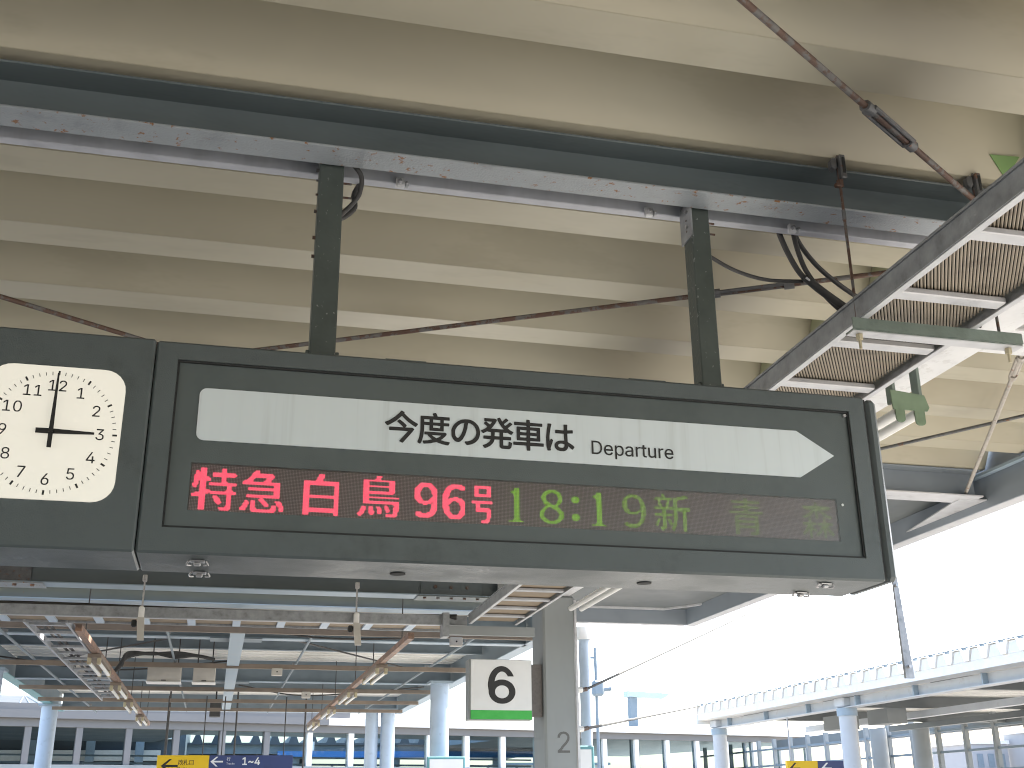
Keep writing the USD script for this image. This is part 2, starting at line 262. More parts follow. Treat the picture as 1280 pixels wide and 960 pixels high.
# ---------------------------------------------------------------- outlines of the Japanese characters, and the rows of the dot-matrix characters
json_glyphs = {"今":[[[[6,59],[4,63],[6,66],[31,79],[65,105],[83,123],[95,138],[99,141],[114,134],[116,131],[115,125],[129,111],[146,96],[168,81],[194,67],[195,65],[194,61],[185,50],[183,48],[179,48],[160,59],[140,73],[124,86],[101,109],[77,85],[65,75],[42,59],[22,47],[16,48]]],[[[29,37],[32,40],[111,40],[103,49],[75,73],[76,77],[86,86],[89,87],[113,69],[129,54],[130,50],[122,40],[162,41],[173,35],[174,31],[163,15],[113,-48],[109,-52],[106,-52],[91,-45],[90,-40],[136,16],[137,19],[31,19],[29,22]]]],"度":[[[[41,-48],[36,-34],[38,-31],[66,-28],[90,-21],[68,-1],[64,6],[46,7],[45,21],[48,24],[167,24],[175,19],[175,12],[168,2],[152,-14],[142,-22],[161,-28],[193,-32],[195,-35],[187,-49],[184,-51],[176,-51],[153,-47],[131,-41],[116,-35],[81,-45],[44,-50]],[[90,6],[90,5],[97,-2],[116,-13],[131,-5],[144,5]]],[[[6,-37],[14,-17],[20,13],[22,37],[22,116],[23,118],[97,119],[96,124],[92,131],[93,136],[105,140],[110,140],[114,137],[122,119],[190,119],[192,118],[193,102],[191,99],[158,99],[158,82],[188,82],[190,79],[190,67],[187,64],[158,64],[158,34],[156,31],[76,31],[74,34],[74,64],[43,64],[43,35],[40,5],[37,-13],[30,-37],[24,-49],[19,-51],[6,-44]],[[95,99],[95,82],[137,82],[137,99]],[[95,50],[136,49],[137,63],[96,64]],[[43,83],[74,82],[74,99],[43,99]]]],"の":[[[[17,7],[15,41],[16,48],[21,63],[27,73],[35,84],[52,99],[70,109],[79,112],[96,115],[114,115],[131,112],[144,107],[156,99],[169,86],[176,76],[182,61],[185,40],[184,24],[177,1],[168,-12],[159,-21],[148,-29],[127,-38],[113,-41],[105,-41],[95,-27],[95,-22],[97,-20],[110,-19],[124,-15],[139,-7],[149,3],[156,12],[160,22],[162,32],[162,45],[158,61],[150,75],[139,85],[127,91],[114,93],[108,56],[97,19],[82,-9],[69,-22],[61,-26],[47,-26],[36,-21],[29,-15],[23,-7]],[[36,28],[39,13],[43,5],[48,0],[55,-2],[64,6],[74,23],[82,46],[88,70],[91,93],[71,86],[56,74],[50,67],[40,51],[37,41]]]],"発":[[[[5,48],[3,52],[5,55],[26,66],[41,79],[21,97],[21,103],[30,110],[35,110],[56,93],[63,101],[69,111],[24,112],[22,115],[22,128],[24,131],[87,131],[97,126],[98,122],[95,114],[86,98],[74,81],[63,68],[138,68],[139,69],[128,81],[112,104],[102,124],[100,133],[104,136],[113,139],[117,139],[130,116],[150,136],[155,137],[166,129],[167,124],[140,101],[141,98],[149,90],[175,114],[179,114],[189,107],[191,105],[190,101],[163,77],[178,65],[196,56],[197,53],[188,41],[184,38],[175,41],[159,51],[155,48],[135,48],[135,24],[181,24],[183,21],[183,7],[180,4],[135,4],[135,-29],[137,-30],[164,-30],[167,-24],[168,-7],[173,-5],[185,-10],[188,-13],[187,-26],[184,-39],[177,-47],[170,-50],[130,-50],[122,-48],[117,-43],[114,-37],[113,4],[84,4],[79,-11],[73,-21],[60,-35],[39,-48],[29,-52],[24,-52],[14,-40],[14,-35],[35,-26],[44,-19],[54,-10],[60,3],[19,4],[17,7],[17,22],[20,24],[63,24],[63,47],[44,48],[41,51],[18,38],[14,38]],[[85,48],[84,24],[113,24],[113,48]]]],"車":[[[[29,90],[32,93],[89,93],[88,101],[16,101],[14,104],[14,118],[17,121],[88,121],[89,137],[91,139],[109,138],[111,121],[185,120],[186,118],[186,104],[184,101],[110,101],[111,93],[169,93],[171,92],[172,11],[169,8],[111,8],[110,-1],[191,-2],[193,-5],[192,-21],[190,-22],[110,-22],[110,-49],[107,-52],[92,-52],[90,-51],[88,-22],[9,-21],[8,-19],[8,-5],[10,-2],[89,-1],[88,8],[32,8],[30,9]],[[110,28],[150,27],[151,40],[111,41]],[[110,60],[150,59],[151,73],[111,74]],[[49,28],[88,27],[89,40],[50,41]],[[49,60],[88,59],[89,73],[50,74]]]],"は":[[[[73,-19],[72,-4],[73,1],[78,9],[83,14],[93,20],[104,23],[131,24],[130,67],[79,68],[77,71],[77,87],[80,89],[130,88],[129,123],[132,125],[151,125],[153,120],[151,106],[151,90],[183,93],[186,90],[186,75],[185,73],[151,69],[153,17],[180,1],[192,-9],[193,-14],[184,-27],[179,-28],[155,-8],[152,-22],[147,-30],[139,-37],[127,-41],[104,-41],[91,-38],[83,-33],[76,-26]],[[92,-8],[97,-17],[104,-20],[117,-21],[122,-20],[130,-14],[132,-8],[132,2],[119,5],[110,5],[102,3],[94,-3]]],[[[22,-14],[20,39],[25,85],[30,113],[30,123],[33,125],[48,125],[53,123],[54,120],[48,95],[43,62],[41,42],[41,16],[43,16],[47,28],[50,31],[53,31],[58,27],[62,23],[62,20],[48,-22],[47,-29],[48,-38],[45,-42],[31,-43],[27,-40]]]],"改":[[[[12,-22],[15,-19],[17,-13],[17,66],[70,67],[70,106],[15,106],[14,123],[87,123],[88,56],[94,64],[106,90],[119,137],[135,134],[127,100],[191,100],[191,84],[178,84],[170,46],[161,21],[152,4],[159,-7],[172,-20],[186,-30],[194,-33],[194,-37],[185,-48],[179,-47],[162,-36],[141,-13],[125,-30],[112,-40],[94,-50],[90,-49],[83,-37],[83,-34],[101,-25],[113,-16],[126,-3],[131,4],[119,30],[110,57],[97,37],[83,49],[34,49],[34,-11],[84,6],[87,5],[89,-9],[41,-28],[19,-39],[16,-38],[11,-25]],[[121,81],[132,41],[141,22],[151,43],[158,69],[160,83],[122,84]]]],"札":[[[[106,134],[108,136],[123,135],[123,-18],[124,-24],[127,-28],[133,-29],[165,-29],[171,-27],[175,-19],[177,8],[179,9],[192,1],[192,-11],[189,-28],[186,-36],[179,-42],[173,-44],[124,-44],[119,-43],[111,-39],[108,-33],[106,-21]]],[[[5,-1],[4,4],[15,16],[23,29],[35,53],[43,75],[42,77],[10,77],[9,92],[46,93],[47,95],[47,136],[62,137],[63,94],[99,92],[98,77],[63,76],[63,72],[95,38],[96,33],[89,22],[85,21],[67,46],[63,48],[63,-49],[47,-48],[47,42],[45,42],[41,31],[28,6],[15,-13],[11,-13]]]],"口":[[[[24,115],[25,116],[176,116],[176,-44],[158,-44],[157,-27],[43,-27],[42,-44],[24,-44]],[[42,-9],[158,-10],[158,99],[42,99]]]],"行":[[[[114,-49],[109,-32],[135,-33],[143,-32],[145,-29],[145,53],[143,54],[78,54],[77,70],[192,70],[191,54],[162,53],[162,-34],[159,-43],[148,-48]]],[[[86,124],[87,125],[185,125],[186,110],[87,109]]],[[[5,31],[5,35],[17,43],[41,67],[60,94],[64,94],[76,90],[74,82],[54,57],[54,-50],[37,-49],[37,36],[16,19],[12,21]]],[[[7,94],[32,114],[52,137],[59,136],[68,132],[68,128],[60,118],[38,96],[18,80],[14,80],[6,92]]]]}
LED = {"a":[29,15729536,15729536,116392832,133234686,133234687,267452414,268174208,268305280,268305280,250610624,250871807,519307263,485490744,217055288,15728696,16646268,16777215,134086655,535822392,535851064,15759416,15744056,15744056,15736376,15731768,15728696,15728760,15730680,15729648],"b":[29,917504,1966080,4194048,4194176,8388480,15732480,31464960,132136448,268435448,268435448,120,120,16777208,16777208,120,120,120,33554424,33554424,49152,122880,54063164,62421022,129514526,121117935,255328487,507249127,507510759,2097088],"c":[24,15360,15360,31744,30720,63488,16777215,16777215,16777215,15728647,15728647,15728647,15728647,15728647,15728647,15728647,16777215,16777215,15728647,15728647,15728647,15728647,15728647,15728647,15728647,16777215,16777215,16777215,15728647,15728647],"d":[29,61440,57344,122880,33554424,31457400,31457400,31457400,33554424,31457400,31457400,31457400,33554424,33554416,31457280,31457280,33554431,31457280,31457280,33554431,33554431,15,775,60613519,60584847,127693263,119435662,253653006,504103422,201327100],"g":[15,8190,8190,7182,7182,7182,7182,8190,8190,0,0,0,32767,32767,3584,3584,3584,4092,4094,4094,14,14,14,14,12,28,252,248],"n":[28,3145728,3145788,3671038,134209520,268426752,25369600,25369600,25631744,29826048,12983296,268435455,268435455,3678207,3677240,3677240,268426296,268426296,3677240,3677240,62594104,54237240,121215032,104462392,238598200,70791224,16281656,15753272,6299704],"o":[27,28672,28672,33554428,33554428,28672,28672,16777208,16777208,28672,28672,134217727,134217727,0,4194288,8388592,7340144,7340144,8388592,8388592,7340144,7340144,8388592,8388592,7340144,7340144,7340144,7342064,7342048],"p":[27,24576,24576,24576,33554424,33554428,16777208,261120,485120,942976,3957216,16277752,65036350,26763660,1573248,1573248,1573248,67092478,67092478,3671008,8128480,16650160,14650808,31037852,60307854,119042447,35185030,1573248,1573248],"9":[16,4080,8184,16380,31806,63519,63503,61455,61455,61447,61447,63503,63519,31807,16383,8183,911,15,15,15,31,30,30846,32764,32760,8160],"6":[16,1020,4095,8191,16143,15360,31744,30720,63488,63488,61664,63484,65534,65087,64527,63503,61447,63495,63495,30727,30735,31759,15903,8190,4092,2040],"8":[18,4064,16376,31868,61468,57374,122894,122894,57358,61470,30748,32312,8176,16368,29176,57468,114718,245775,229391,229383,229391,245775,122910,63612,32760,8160],"n9":[18,8128,32752,63992,122940,114716,245790,245774,245775,245775,245775,245775,122911,127103,65519,16335,15,14,14,30,28,60,49272,131056,65504,16256],"1":[12,120,120,504,1016,248,120,120,120,120,120,120,120,120,120,120,120,120,120,120,120,120,120,120,252,2047],":":[6,30,63,63,63,30,0,0,0,0,0,0,0,0,30,63,63,63,30]}

# ---------------------------------------------------------------- ground
structure('ground', bx(-150, 150, -80, 220, -1.4, -1.2), 'ballast')
structure('track_bed', bx(5.35, 9.1, -40, 120, -1.196, -1.0), 'ballast')
structure('platform', bx(-9.5, 5.3, -30, 60, -1.196, 0.0), 'asphalt')
structure('platform', bx(9.2, 18.5, -20, 60, -1.196, 0.0), 'asphalt')

# ---------------------------------------------------------------- the near canopy: folded roof
ZR, PITCHY, Y00 = 3.86, 0.5975, 2.668
RX0, RX1 = -9.0, 5.27
t = thing('folded_roof', 'cream folded-plate canopy roof with deep parallel ribs above the departure board', 'roof', (0, 2.7, ZR))
for i, pr_ in enumerate(fold_profile(Y00 - 34 * PITCHY, 50, PITCHY, 0.187, 0.15, 0.235, ZR, 0.0012, 0.004)):  # unseen rear and left extent enlarged to hold back light
    part(t, 'roof_fold', yz_prism(pr_, RX0, RX1), 'roof')
for k in range(-2, 9):                                     # filler plates that close the folds above the girder
    a = Y00 + k * PITCHY
    part(t, 'closure_plate', yz_prism([(a + 0.194, ZR), (a + 0.341, ZR + 0.228), (a + PITCHY - 0.153, ZR + 0.228), (a + PITCHY - 0.008, ZR)], 2.90, 2.912), 'closure')
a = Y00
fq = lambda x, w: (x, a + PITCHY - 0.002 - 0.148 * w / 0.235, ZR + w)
fv = [fq(2.72, 0.075), fq(2.85, 0.08), fq(2.81, 0.005)]  # added green triangle, imitates green light reflected on the web
part(t, 'sealing_flap', trimesh.convex.convex_hull(np.array([(x, y - d_, z) for x, y, z in fv for d_ in (0.004, 0.007)])), 'reflected_green', label='green triangle standing in for light reflected on the roof fold')

def channel_x(name, label, x0, x1, y0, y1, z0, z1, face='back', m='beam', me='beam_edge', tk=0.009):
    t = thing(name, label, 'beam', ((x0 + x1) / 2, (y0 + y1) / 2, z0))
    part(t, 'bottom_flange', bx(x0, x1, y0, y1, z0, z0 + tk, 0.002), me)
    part(t, 'top_flange', bx(x0, x1, y0, y1, z1 - tk, z1, 0.002), m)
    yw = y1 - tk if face == 'back' else (y0 + y1) / 2 - tk / 2
    part(t, 'web', bx(x0, x1, yw, yw + tk, z0 + tk, z1 - tk), m)
    return t
b1 = channel_x('roof_beam', 'dark blue-grey steel beam with rusty lower flange carrying the departure board', -4.6, 3.02, 3.29, 3.405, 3.66, 3.834)
t = thing('strut_channel', 'galvanised strut channel running behind the rusty beam flange', 'steel channel', (-0.8, 3.52, 3.675))
part(t, 'channel', bx(-4.6, 2.7, 3.50, 3.54, 3.674, 3.79, 0.003), 'strut')

# beam clamps under the strut channel
def clamp(x, label):
    t = thing('beam_clamp', label, 'clamp', (x, 3.50, 3.66), 'clamps on the strut channel')
    part(t, 'saddle', bx(x - 0.016, x + 0.014, 3.478, 3.498, 3.652, 3.690, 0.004), 'galv_lip')
    part(t, 'hook', bx(x + 0.016, x + 0.030, 3.482, 3.498, 3.656, 3.680, 0.004), 'galv')
    part(t, 'bolt', join(cyl((x - 0.004, 3.462, 3.668), (x - 0.004, 3.478, 3.668), 0.007, 6), cyl((x + 0.021, 3.470, 3.668), (x + 0.021, 3.482, 3.668), 0.005, 6)), 'bolt')
    return t
clamp(0.484, 'small silver clamp right of the left hanger post')
clamp(1.415, 'small silver clamp just left of the right hanger post')
clamp(2.00, 'small silver clamp by the black cables right of the hanger posts')

# hanger posts of the board
def post(x0, x1, label, bracket):
    t = thing('hanger_post', label, 'post', ((x0 + x1) / 2, 3.46, 2.93), 'posts holding up the departure board')
    part(t, 'tube', bx(x0, x1, 3.42, 3.498, 2.934, 3.728, 0.004), 'post', smooth=False)
    part(t, 'base_plate', bx(x0 - 0.035, x1 + 0.022, 3.40, 3.52, 2.926, 2.934), 'post')
    part(t, 'end_cap', bx(x0 + 0.004, x1 - 0.004, 3.424, 3.494, 3.728, 3.732), 'seam')
    for s, xs in ((-1, x0), (1, x1)):
        part(t, 'foot_cleat', bx(min(xs, xs + s * 0.012), max(xs, xs + s * 0.012), 3.43, 3.49, 2.934, 2.985, 0.002), 'post')
        part(t, 'foot_bolt', cyl((xs + s * 0.012, 3.445, 2.955), (xs + s * 0.036, 3.445, 2.955), 0.006, 6), 'rod')
    for zb in ((3.62, 3.565) if not bracket else (3.63, 3.585)):
        part(t, 'through_bolt', cyl((x0 - 0.008, 3.45, zb), (x1 + (0.03 if not bracket else 0.032), 3.45, zb), 0.0045, 6), 'rod')
    if bracket:
        part(t, 'angle_bracket', join(bx(x0 - 0.006, x0 - 0.001, 3.405, 3.50, 3.55, 3.70), bx(x0 - 0.006, x0 + 0.0, 3.500, 3.506, 3.55, 3.70)), 'galv_dull')
        for zb in (3.66, 3.60):
            part(t, 'bracket_bolt', cyl((x0 - 0.014, 3.44, zb), (x0 - 0.006, 3.44, zb), 0.008, 6), 'bolt')
    else:
        for zb in (3.66, 3.50, 3.40, 3.33):
            part(t, 'side_bolt', cyl((x0 - 0.010, 3.45, zb), (x0, 3.45, zb), 0.007, 6), 'rod')
    return t
post(0.196, 0.279, 'left dark green hanger post with looped conduit at its head', False)
post(1.552, 1.625, 'right dark green hanger post with bolted angle bracket at its head', True)
t = thing('power_cable', 'black cable looping out of the head of the left hanger post', 'cable', (0.3, 3.52, 3.6))
part(t, 'outer_loop', tube([(0.215, 3.405, 3.72), (0.27, 3.412, 3.705), (0.335, 3.43, 3.655), (0.338, 3.44, 3.59), (0.315, 3.45, 3.545), (0.275, 3.46, 3.50)], 0.0085), 'cable', smooth=True)
part(t, 'inner_loop', tube([(0.345, 3.54, 3.675), (0.325, 3.52, 3.62), (0.328, 3.51, 3.565), (0.30, 3.49, 3.52), (0.27, 3.47, 3.49)], 0.010), 'cable', smooth=True)

# cables from the beam down to the tray
t = thing('cable_bundle', 'bundle of black cables drooping from the beam to the cable tray', 'cable', (2.1, 3.6, 3.6))
part(t, 'cable', tube([(1.965, 3.56, 3.80), (1.99, 3.58, 3.72), (2.03, 3.59, 3.62), (2.09, 3.60, 3.53), (2.19, 3.60, 3.46), (2.30, 3.62, 3.40)], 0.011), 'cable', smooth=True)
part(t, 'cable', tube([(2.03, 3.55, 3.81), (2.052, 3.58, 3.74), (2.075, 3.59, 3.63), (2.115, 3.60, 3.54), (2.20, 3.61, 3.445), (2.30, 3.63, 3.38)], 0.010), 'cable', smooth=True)
part(t, 'cable', tube([(2.05, 3.57, 3.74), (2.10, 3.62, 3.69), (2.19, 3.66, 3.62), (2.30, 3.70, 3.57), (2.42, 3.74, 3.53)], 0.010), 'cable', smooth=True)
part(t, 'cable', tube([(1.625, 3.46, 3.50), (1.655, 3.52, 3.535), (1.78, 3.56, 3.505), (1.93, 3.60, 3.50), (2.09, 3.61, 3.515)], 0.0075), 'cable', smooth=True)
part(t, 'cable', tube([(2.09, 3.59, 3.525), (2.16, 3.59, 3.47), (2.28, 3.60, 3.40)], 0.016), 'cable', smooth=True)
part(t, 'cable_tie', tube([(2.085, 3.57, 3.512), (2.10, 3.575, 3.505), (2.112, 3.60, 3.52)], 0.004), 'galv_lip')

# ---------------------------------------------------------------- the departure board
FY, BY = 3.30, 3.585
ZB, ZT = 2.28, 2.925
def hole(b, c): return trimesh.boolean.difference([b, c], engine='manifold')
t = thing('departure_board', 'dark grey hanging departure board with white arrow strip and LED line', 'departure board', (0.92, 3.44, ZB))
BOARD = t
case = hole(hole(bx(-0.262, 2.098, FY, BY, ZB, ZT, 0.007), bx(-0.197, 2.034, FY - 0.1, FY + 0.014, 2.355, 2.868)), bx(-0.1312, 1.9532, FY - 0.1, FY + 0.04, 2.4108, 2.5532))
part(t, 'housing', case, 'sign')
pan = join(bx(-0.1965, 2.0335, FY + 0.0115, FY + 0.0138, 2.3555, 2.4105), bx(-0.1965, 2.0335, FY + 0.0115, FY + 0.0138, 2.5535, 2.8675),
           bx(-0.1965, -0.1315, FY + 0.0115, FY + 0.0138, 2.4105, 2.5535), bx(1.9535, 2.0335, FY + 0.0115, FY + 0.0138, 2.4105, 2.5535))
part(t, 'face_panel', pan, 'panel')
part(t, 'panel_bead', join(bx(-0.197, 2.034, FY + 0.004, FY + 0.0113, 2.3555, 2.3615), bx(-0.197, 2.034, FY + 0.004, FY + 0.0113, 2.8615, 2.8675),
     bx(-0.197, -0.191, FY + 0.004, FY + 0.0113, 2.362, 2.861), bx(2.028, 2.034, FY + 0.004, FY + 0.0113, 2.362, 2.861)), 'seam')
part(t, 'end_cover', bx(2.106, 2.150, FY + 0.004, BY - 0.004, ZB + 0.004, ZT - 0.003, 0.014), 'sign')
part(t, 'cover_gasket', bx(2.0985, 2.1055, FY + 0.010, BY - 0.01, ZB + 0.006, ZT - 0.006), 'seam')
part(t, 'corner_screw', cyl((2.018, FY + 0.002, 2.852), (2.018, FY + 0.0113, 2.852), 0.006, 10), 'bolt')
part(t, 'face_screw', cyl((1.974, FY + 0.008, 2.535), (1.974, FY + 0.0113, 2.535), 0.0045, 10), 'white')
for x in (0.496, 1.308):
    part(t, 'top_lid', bx(x - 0.068, x + 0.062, 3.315, 3.50, ZT, ZT + 0.006), 'sign')
for x in (0.506, 1.315):
    part(t, 'drain_plug', cyl((x, 3.468, ZB - 0.003), (x, 3.468, ZB + 0.002), 0.024, 24), 'seam', label='round dark drain plug under the board')
for x, y in ((-0.092, 3.385), (-0.088, 3.56), (1.905, 3.36), (1.905, 3.53)):
    la = part(t, 'latch', join(bx(x - 0.020, x + 0.020, y - 0.016, y + 0.016, ZB - 0.006, ZB - 0.0005, 0.002), bx(x - 0.010, x + 0.010, y - 0.012, y + 0.010, ZB - 0.016, ZB - 0.0065, 0.003)), 'bolt')
    part(la, 'latch_wire', join(tube([(x - 0.024, y - 0.012, ZB - 0.004), (x - 0.030, y, ZB - 0.013), (x - 0.018, y + 0.012, ZB - 0.012)], 0.003, 6), tube([(x + 0.024, y - 0.012, ZB - 0.004), (x + 0.030, y, ZB - 0.013), (x + 0.018, y + 0.012, ZB - 0.012)], 0.003, 6)), 'bolt')
# arrow strip
ar = unary_union([rrect(-0.126, 0.4, 2.6225, 2.7855, 0.022), sbox(0.2, 2.6225, 1.83, 2.7855), Polygon([(1.83, 2.6225), (1.83, 2.7855), (1.963, 2.705)])])
e = extr(ar, 0.003); arrow = part(t, 'arrow_strip', facing(e, 0, FY + 0.0085, 0), 'plate', label='white strip ending in a point at its right end')
GL = json_glyphs
EM0 = min(p[1] for ch in '度車発' for r in GL[ch] for p in r[0])       # the lowest ink of the upright characters
def glyph(ch, x, z, s, depth=0.0012):
    ps = unary_union([Polygon(r[0], r[1:]).buffer(0) for r in GL[ch]])
    from shapely import affinity
    ps = affinity.translate(affinity.scale(ps, s / 200.0, s / 200.0, origin=(0, 0)), 0, -0.86 * s * 0 - EM0 * s / 200.0)
    return facing(extr(ps, depth), x, 0, z)
def put(mesh, y):
    mesh = mesh.copy(); v = mesh.vertices; v[:, 1] += y - v[:, 1].min(); mesh.vertices = v; return mesh
for i, ch in enumerate('今度の発車は'):
    g = glyph(ch, 0.429 + i * 0.1015, 2.6535, 0.108)
    part(arrow, 'character', put(g, FY + 0.0068), 'ink')
part(arrow, 'lettering', facing(text('Departure', 0.0445), 1.099, FY + 0.0068, 2.657), 'ink', label='the word Departure in thin black letters')
# LED line: a board of 480 x 32 dots
DP = 0.00434
led = part(t, 'led_display', bx(-0.131, 1.953, FY + 0.022, FY + 0.03, 2.411, 2.553), 'ledboard', label='dot-matrix line with red and green characters')
lit = set()
def dots(cells, y, size):
    c = np.array(cells, float); X = -0.129 + (c[:, 0] + 0.5) * DP; Z = 2.5508 - (c[:, 1] + 0.5) * DP
    s = DP * size / 2; k = s * 0.45
    ring = np.array([(-s, -k), (-k, -s), (k, -s), (s, -k), (s, k), (k, s), (-k, s), (-s, k)])
    V = np.stack([X[:, None] + ring[:, 0], np.full((len(X), 8), y), Z[:, None] + ring[:, 1]], -1).reshape(-1, 3)
    tri = np.array([[0, 1, 2], [0, 2, 3], [0, 3, 4], [0, 4, 5], [0, 5, 6], [0, 6, 7]])
    F = (np.arange(len(X))[:, None, None] * 8 + tri).reshape(-1, 3)
    return trimesh.Trimesh(V, F, process=False)
LAY = [('a', 1, 2, 'red', 'red character at the left end'), ('b', 33, 2, 'red', None), ('c', 75, 2, 'red', None), ('d', 112, 1, 'red', None), ('9', 152, 4, 'red', None), ('6', 172, 4, 'red', None), ('g', 193, 4, 'red', None),
       ('1', 219, 4, 'lime', None), ('8', 243, 4, 'lime', None), (':', 267, 8, 'lime', None), ('1', 281, 4, 'lime', None), ('n9', 306, 4, 'lime_glare_dim', None), ('n', 331, 2, 'lime_glare_dim', None), ('o', 391, 2, 'lime_glare_washed', 'green character dimmed to imitate glare, second from the right end'), ('p', 450, 2, 'lime_glare_washed', 'green character dimmed to imitate glare, at the right end')]
for key, x0, y0, mt, lab in LAY:
    w, *rows = LED[key]; cells = []
    for j, v in enumerate(rows):
        for i in range(w):
            if v >> (w - 1 - i) & 1: cells.append((x0 + i, y0 + j))
    lit |= set(cells)
    part(led, 'lit_character', dots(cells, FY + 0.0212, 1.12 if mt == 'red' else (0.86 if mt == 'lime' else 0.74)), mt, label=lab)
part(led, 'unlit_dots', dots([(i, j) for i in range(480) for j in range(32) if (i, j) not in lit], FY + 0.0214, 0.74), 'leddot', kind='stuff')
part(t, 'display_cover', bx(-0.1305, 1.9525, FY + 0.0125, FY + 0.0140, 2.4115, 2.5525), 'cover')

# ---------------------------------------------------------------- the station clock left of it
t = thing('station_clock', 'lit square clock with rounded corners in a dark grey housing', 'clock', (-0.53, 3.44, ZB))
part(t, 'housing', bx(-0.800, -0.2645, FY - 0.003, BY - 0.003, ZB, ZT + 0.002, 0.006), 'sign')
CX, CZ = -0.522, 2.614
d = part(t, 'dial', facing(extr(rrect(-0.187, 0.187, -0.199, 0.199, 0.062), 0.008), CX, FY - 0.008, CZ), 'dial')
for h in range(1, 13):
    a = math.radians(30 * h); rx, rz = 0.131, 0.140
    part(d, 'numeral', facing(ctext(str(h), 0.033, False, 0.001), CX + rx * math.sin(a), FY - 0.0085, CZ + rz * math.cos(a)), 'ink')
mk = []
for k in range(60):
    a = math.radians(6 * k); L = 0.0105
    w = 0.0052 if k % 5 == 0 else 0.0019
    L = 0.0125 if k % 5 == 0 else 0.0095
    q = sbox(-w / 2, 0.160, w / 2, 0.160 + L)
    e = extr(q, 0.001); e.apply_transform(trimesh.transformations.rotation_matrix(-a, (0, 0, 1))); v = e.vertices; v[:, 1] *= 1.075; v[:, 0] *= 1.03
    mk.append(facing(e, CX, FY - 0.0085, CZ))
part(d, 'minute_marks', join(mk), 'ink')
part(t, 'minute_hand', put(facing(extr(Polygon([(-0.006, -0.05), (0.006, -0.05), (0.0062, 0.0), (0.0025, 0.174), (-0.0022, 0.174), (-0.0062, 0.0)]), 0.003), CX, 0, CZ), FY - 0.022), 'ink')
part(t, 'hour_hand', put(facing(extr(Polygon([(-0.042, -0.0075), (-0.042, 0.0075), (0.0, 0.0075), (0.116, 0.0032), (0.116, -0.0032), (0.0, -0.0075)]), 0.003), CX, 0, CZ), FY - 0.0165), 'ink')
part(t, 'hub', cyl((CX, FY - 0.026, CZ), (CX, FY - 0.008, CZ), 0.007, 14), 'ink')

# ---------------------------------------------------------------- girder, cross beams and fascia of the near canopy
t = thing('roof_girder', 'broad white-painted girder running lengthwise beside the cable tray', 'girder', (3.2, 5, 3.66))
part(t, 'bottom_flange', bx(3.03, 3.45, -8, 11.50, 3.648, 3.662, 0.002), 'white_steel')
part(t, 'web', bx(3.235, 3.249, -8, 11.50, 3.662, 3.842), 'white_steel')
part(t, 'top_flange', bx(3.03, 3.45, -8, 11.50, 3.842, 3.855), 'white_steel')
part(t, 'gusset', yz_prism([(4.62, 3.60), (4.62, 3.645), (5.6, 3.645), (5.6, 3.52), (4.70, 3.52)], 3.022, 3.030), 'green_grey', label='dark rounded gusset plate under the girder')
def wbeam(name, label, x0, x1, y0, y1, m, me):
    t = thing(name, label, 'beam', ((x0 + x1) / 2, (y0 + y1) / 2, 3.66))
    part(t, 'bottom_flange', bx(x0, x1, y0, y1, 3.652, 3.664, 0.002), me)
    part(t, 'web', bx(x0, x1, (y0 + y1) / 2 - .006, (y0 + y1) / 2 + .006, 3.664, 3.842), m)
    part(t, 'top_flange', bx(x0, x1, y0, y1, 3.842, 3.854), m)
    return t
wbeam('cantilever_beam', 'white cantilever beam reaching from the girder to the right roof edge', 3.455, 5.22, 4.13, 4.40, 'white_steel', 'white_steel')
wbeam('cantilever_beam', 'grey cantilever beam in front of the flat soffit at the right', 3.455, 5.22, 6.84, 7.04, 'fascia', 'galv_lip')
wbeam('end_beam', 'nearer of two dark cross beams at the far end of the canopy', -4.6, 3.02, 11.55, 11.80, 'beam', 'blue_steel')
wbeam('end_beam', 'farther of two dark cross beams at the far end of the canopy', -4.6, 3.60, 12.48, 12.74, 'beam', 'blue_steel')
t = thing('splice_joint', 'bolted splice plates at the right end of the far cross beam', 'steel joint', (2.3, 11.6, 3.6))
part(t, 'flange_plate', bx(1.9, 2.75, 11.54, 11.81, 3.640, 3.651), 'beam')
part(t, 'web_plate', bx(1.95, 2.6, 11.655, 11.665, 3.68, 3.82), 'beam')
part(t, 'stiffener', bx(2.74, 2.95, 11.52, 11.54, 3.60, 3.84), 'column')
for i in range(6):
    part(t, 'bolt', cyl((1.98 + 0.14 * i, 11.60, 3.625), (1.98 + 0.14 * i, 11.60, 3.640), 0.018, 6), 'rod')
for i in range(3):
    part(t, 'bolt', cyl((2.1 + 0.17 * i, 11.64, 3.76), (2.1 + 0.17 * i, 11.655, 3.76), 0.02, 6), 'rod')
t = thing('splice_joint', 'bolted splice plates at the left end of the far cross beam', 'steel joint', (-2.3, 11.6, 3.6))
part(t, 'flange_plate', bx(-2.9, -1.72, 11.54, 11.81, 3.640, 3.651), 'beam_edge')
part(t, 'web_plate', bx(-2.9, -1.85, 11.655, 11.665, 3.68, 3.83), 'rod_grey')
for i in range(4):
    part(t, 'bolt', cyl((-2.3 + 0.16 * i, 11.60, 3.622), (-2.3 + 0.16 * i, 11.60, 3.640), 0.02, 6), 'brown')
t = thing('edge_fascia', 'blue-grey steel fascia along the right edge and far end of the canopy roof', 'fascia', (5.35, 5, 3.6))
part(t, 'side_plate', bx(5.29, 5.302, -10, 12.62, 3.592, 3.99), 'fascia')
part(t, 'bottom_lip', bx(5.303, 5.42, -10, 12.70, 3.590, 3.600), 'galv_lip')
part(t, 'inner_rail', bx(5.235, 5.285, -10, 7.0, 3.815, 3.835), 'blue_steel')
part(t, 'end_plate', bx(3.62, 5.288, 12.60, 12.612, 3.592, 3.95), 'fascia')
part(t, 'end_lip', bx(3.62, 5.288, 12.613, 12.70, 3.590, 3.600), 'galv_lip')
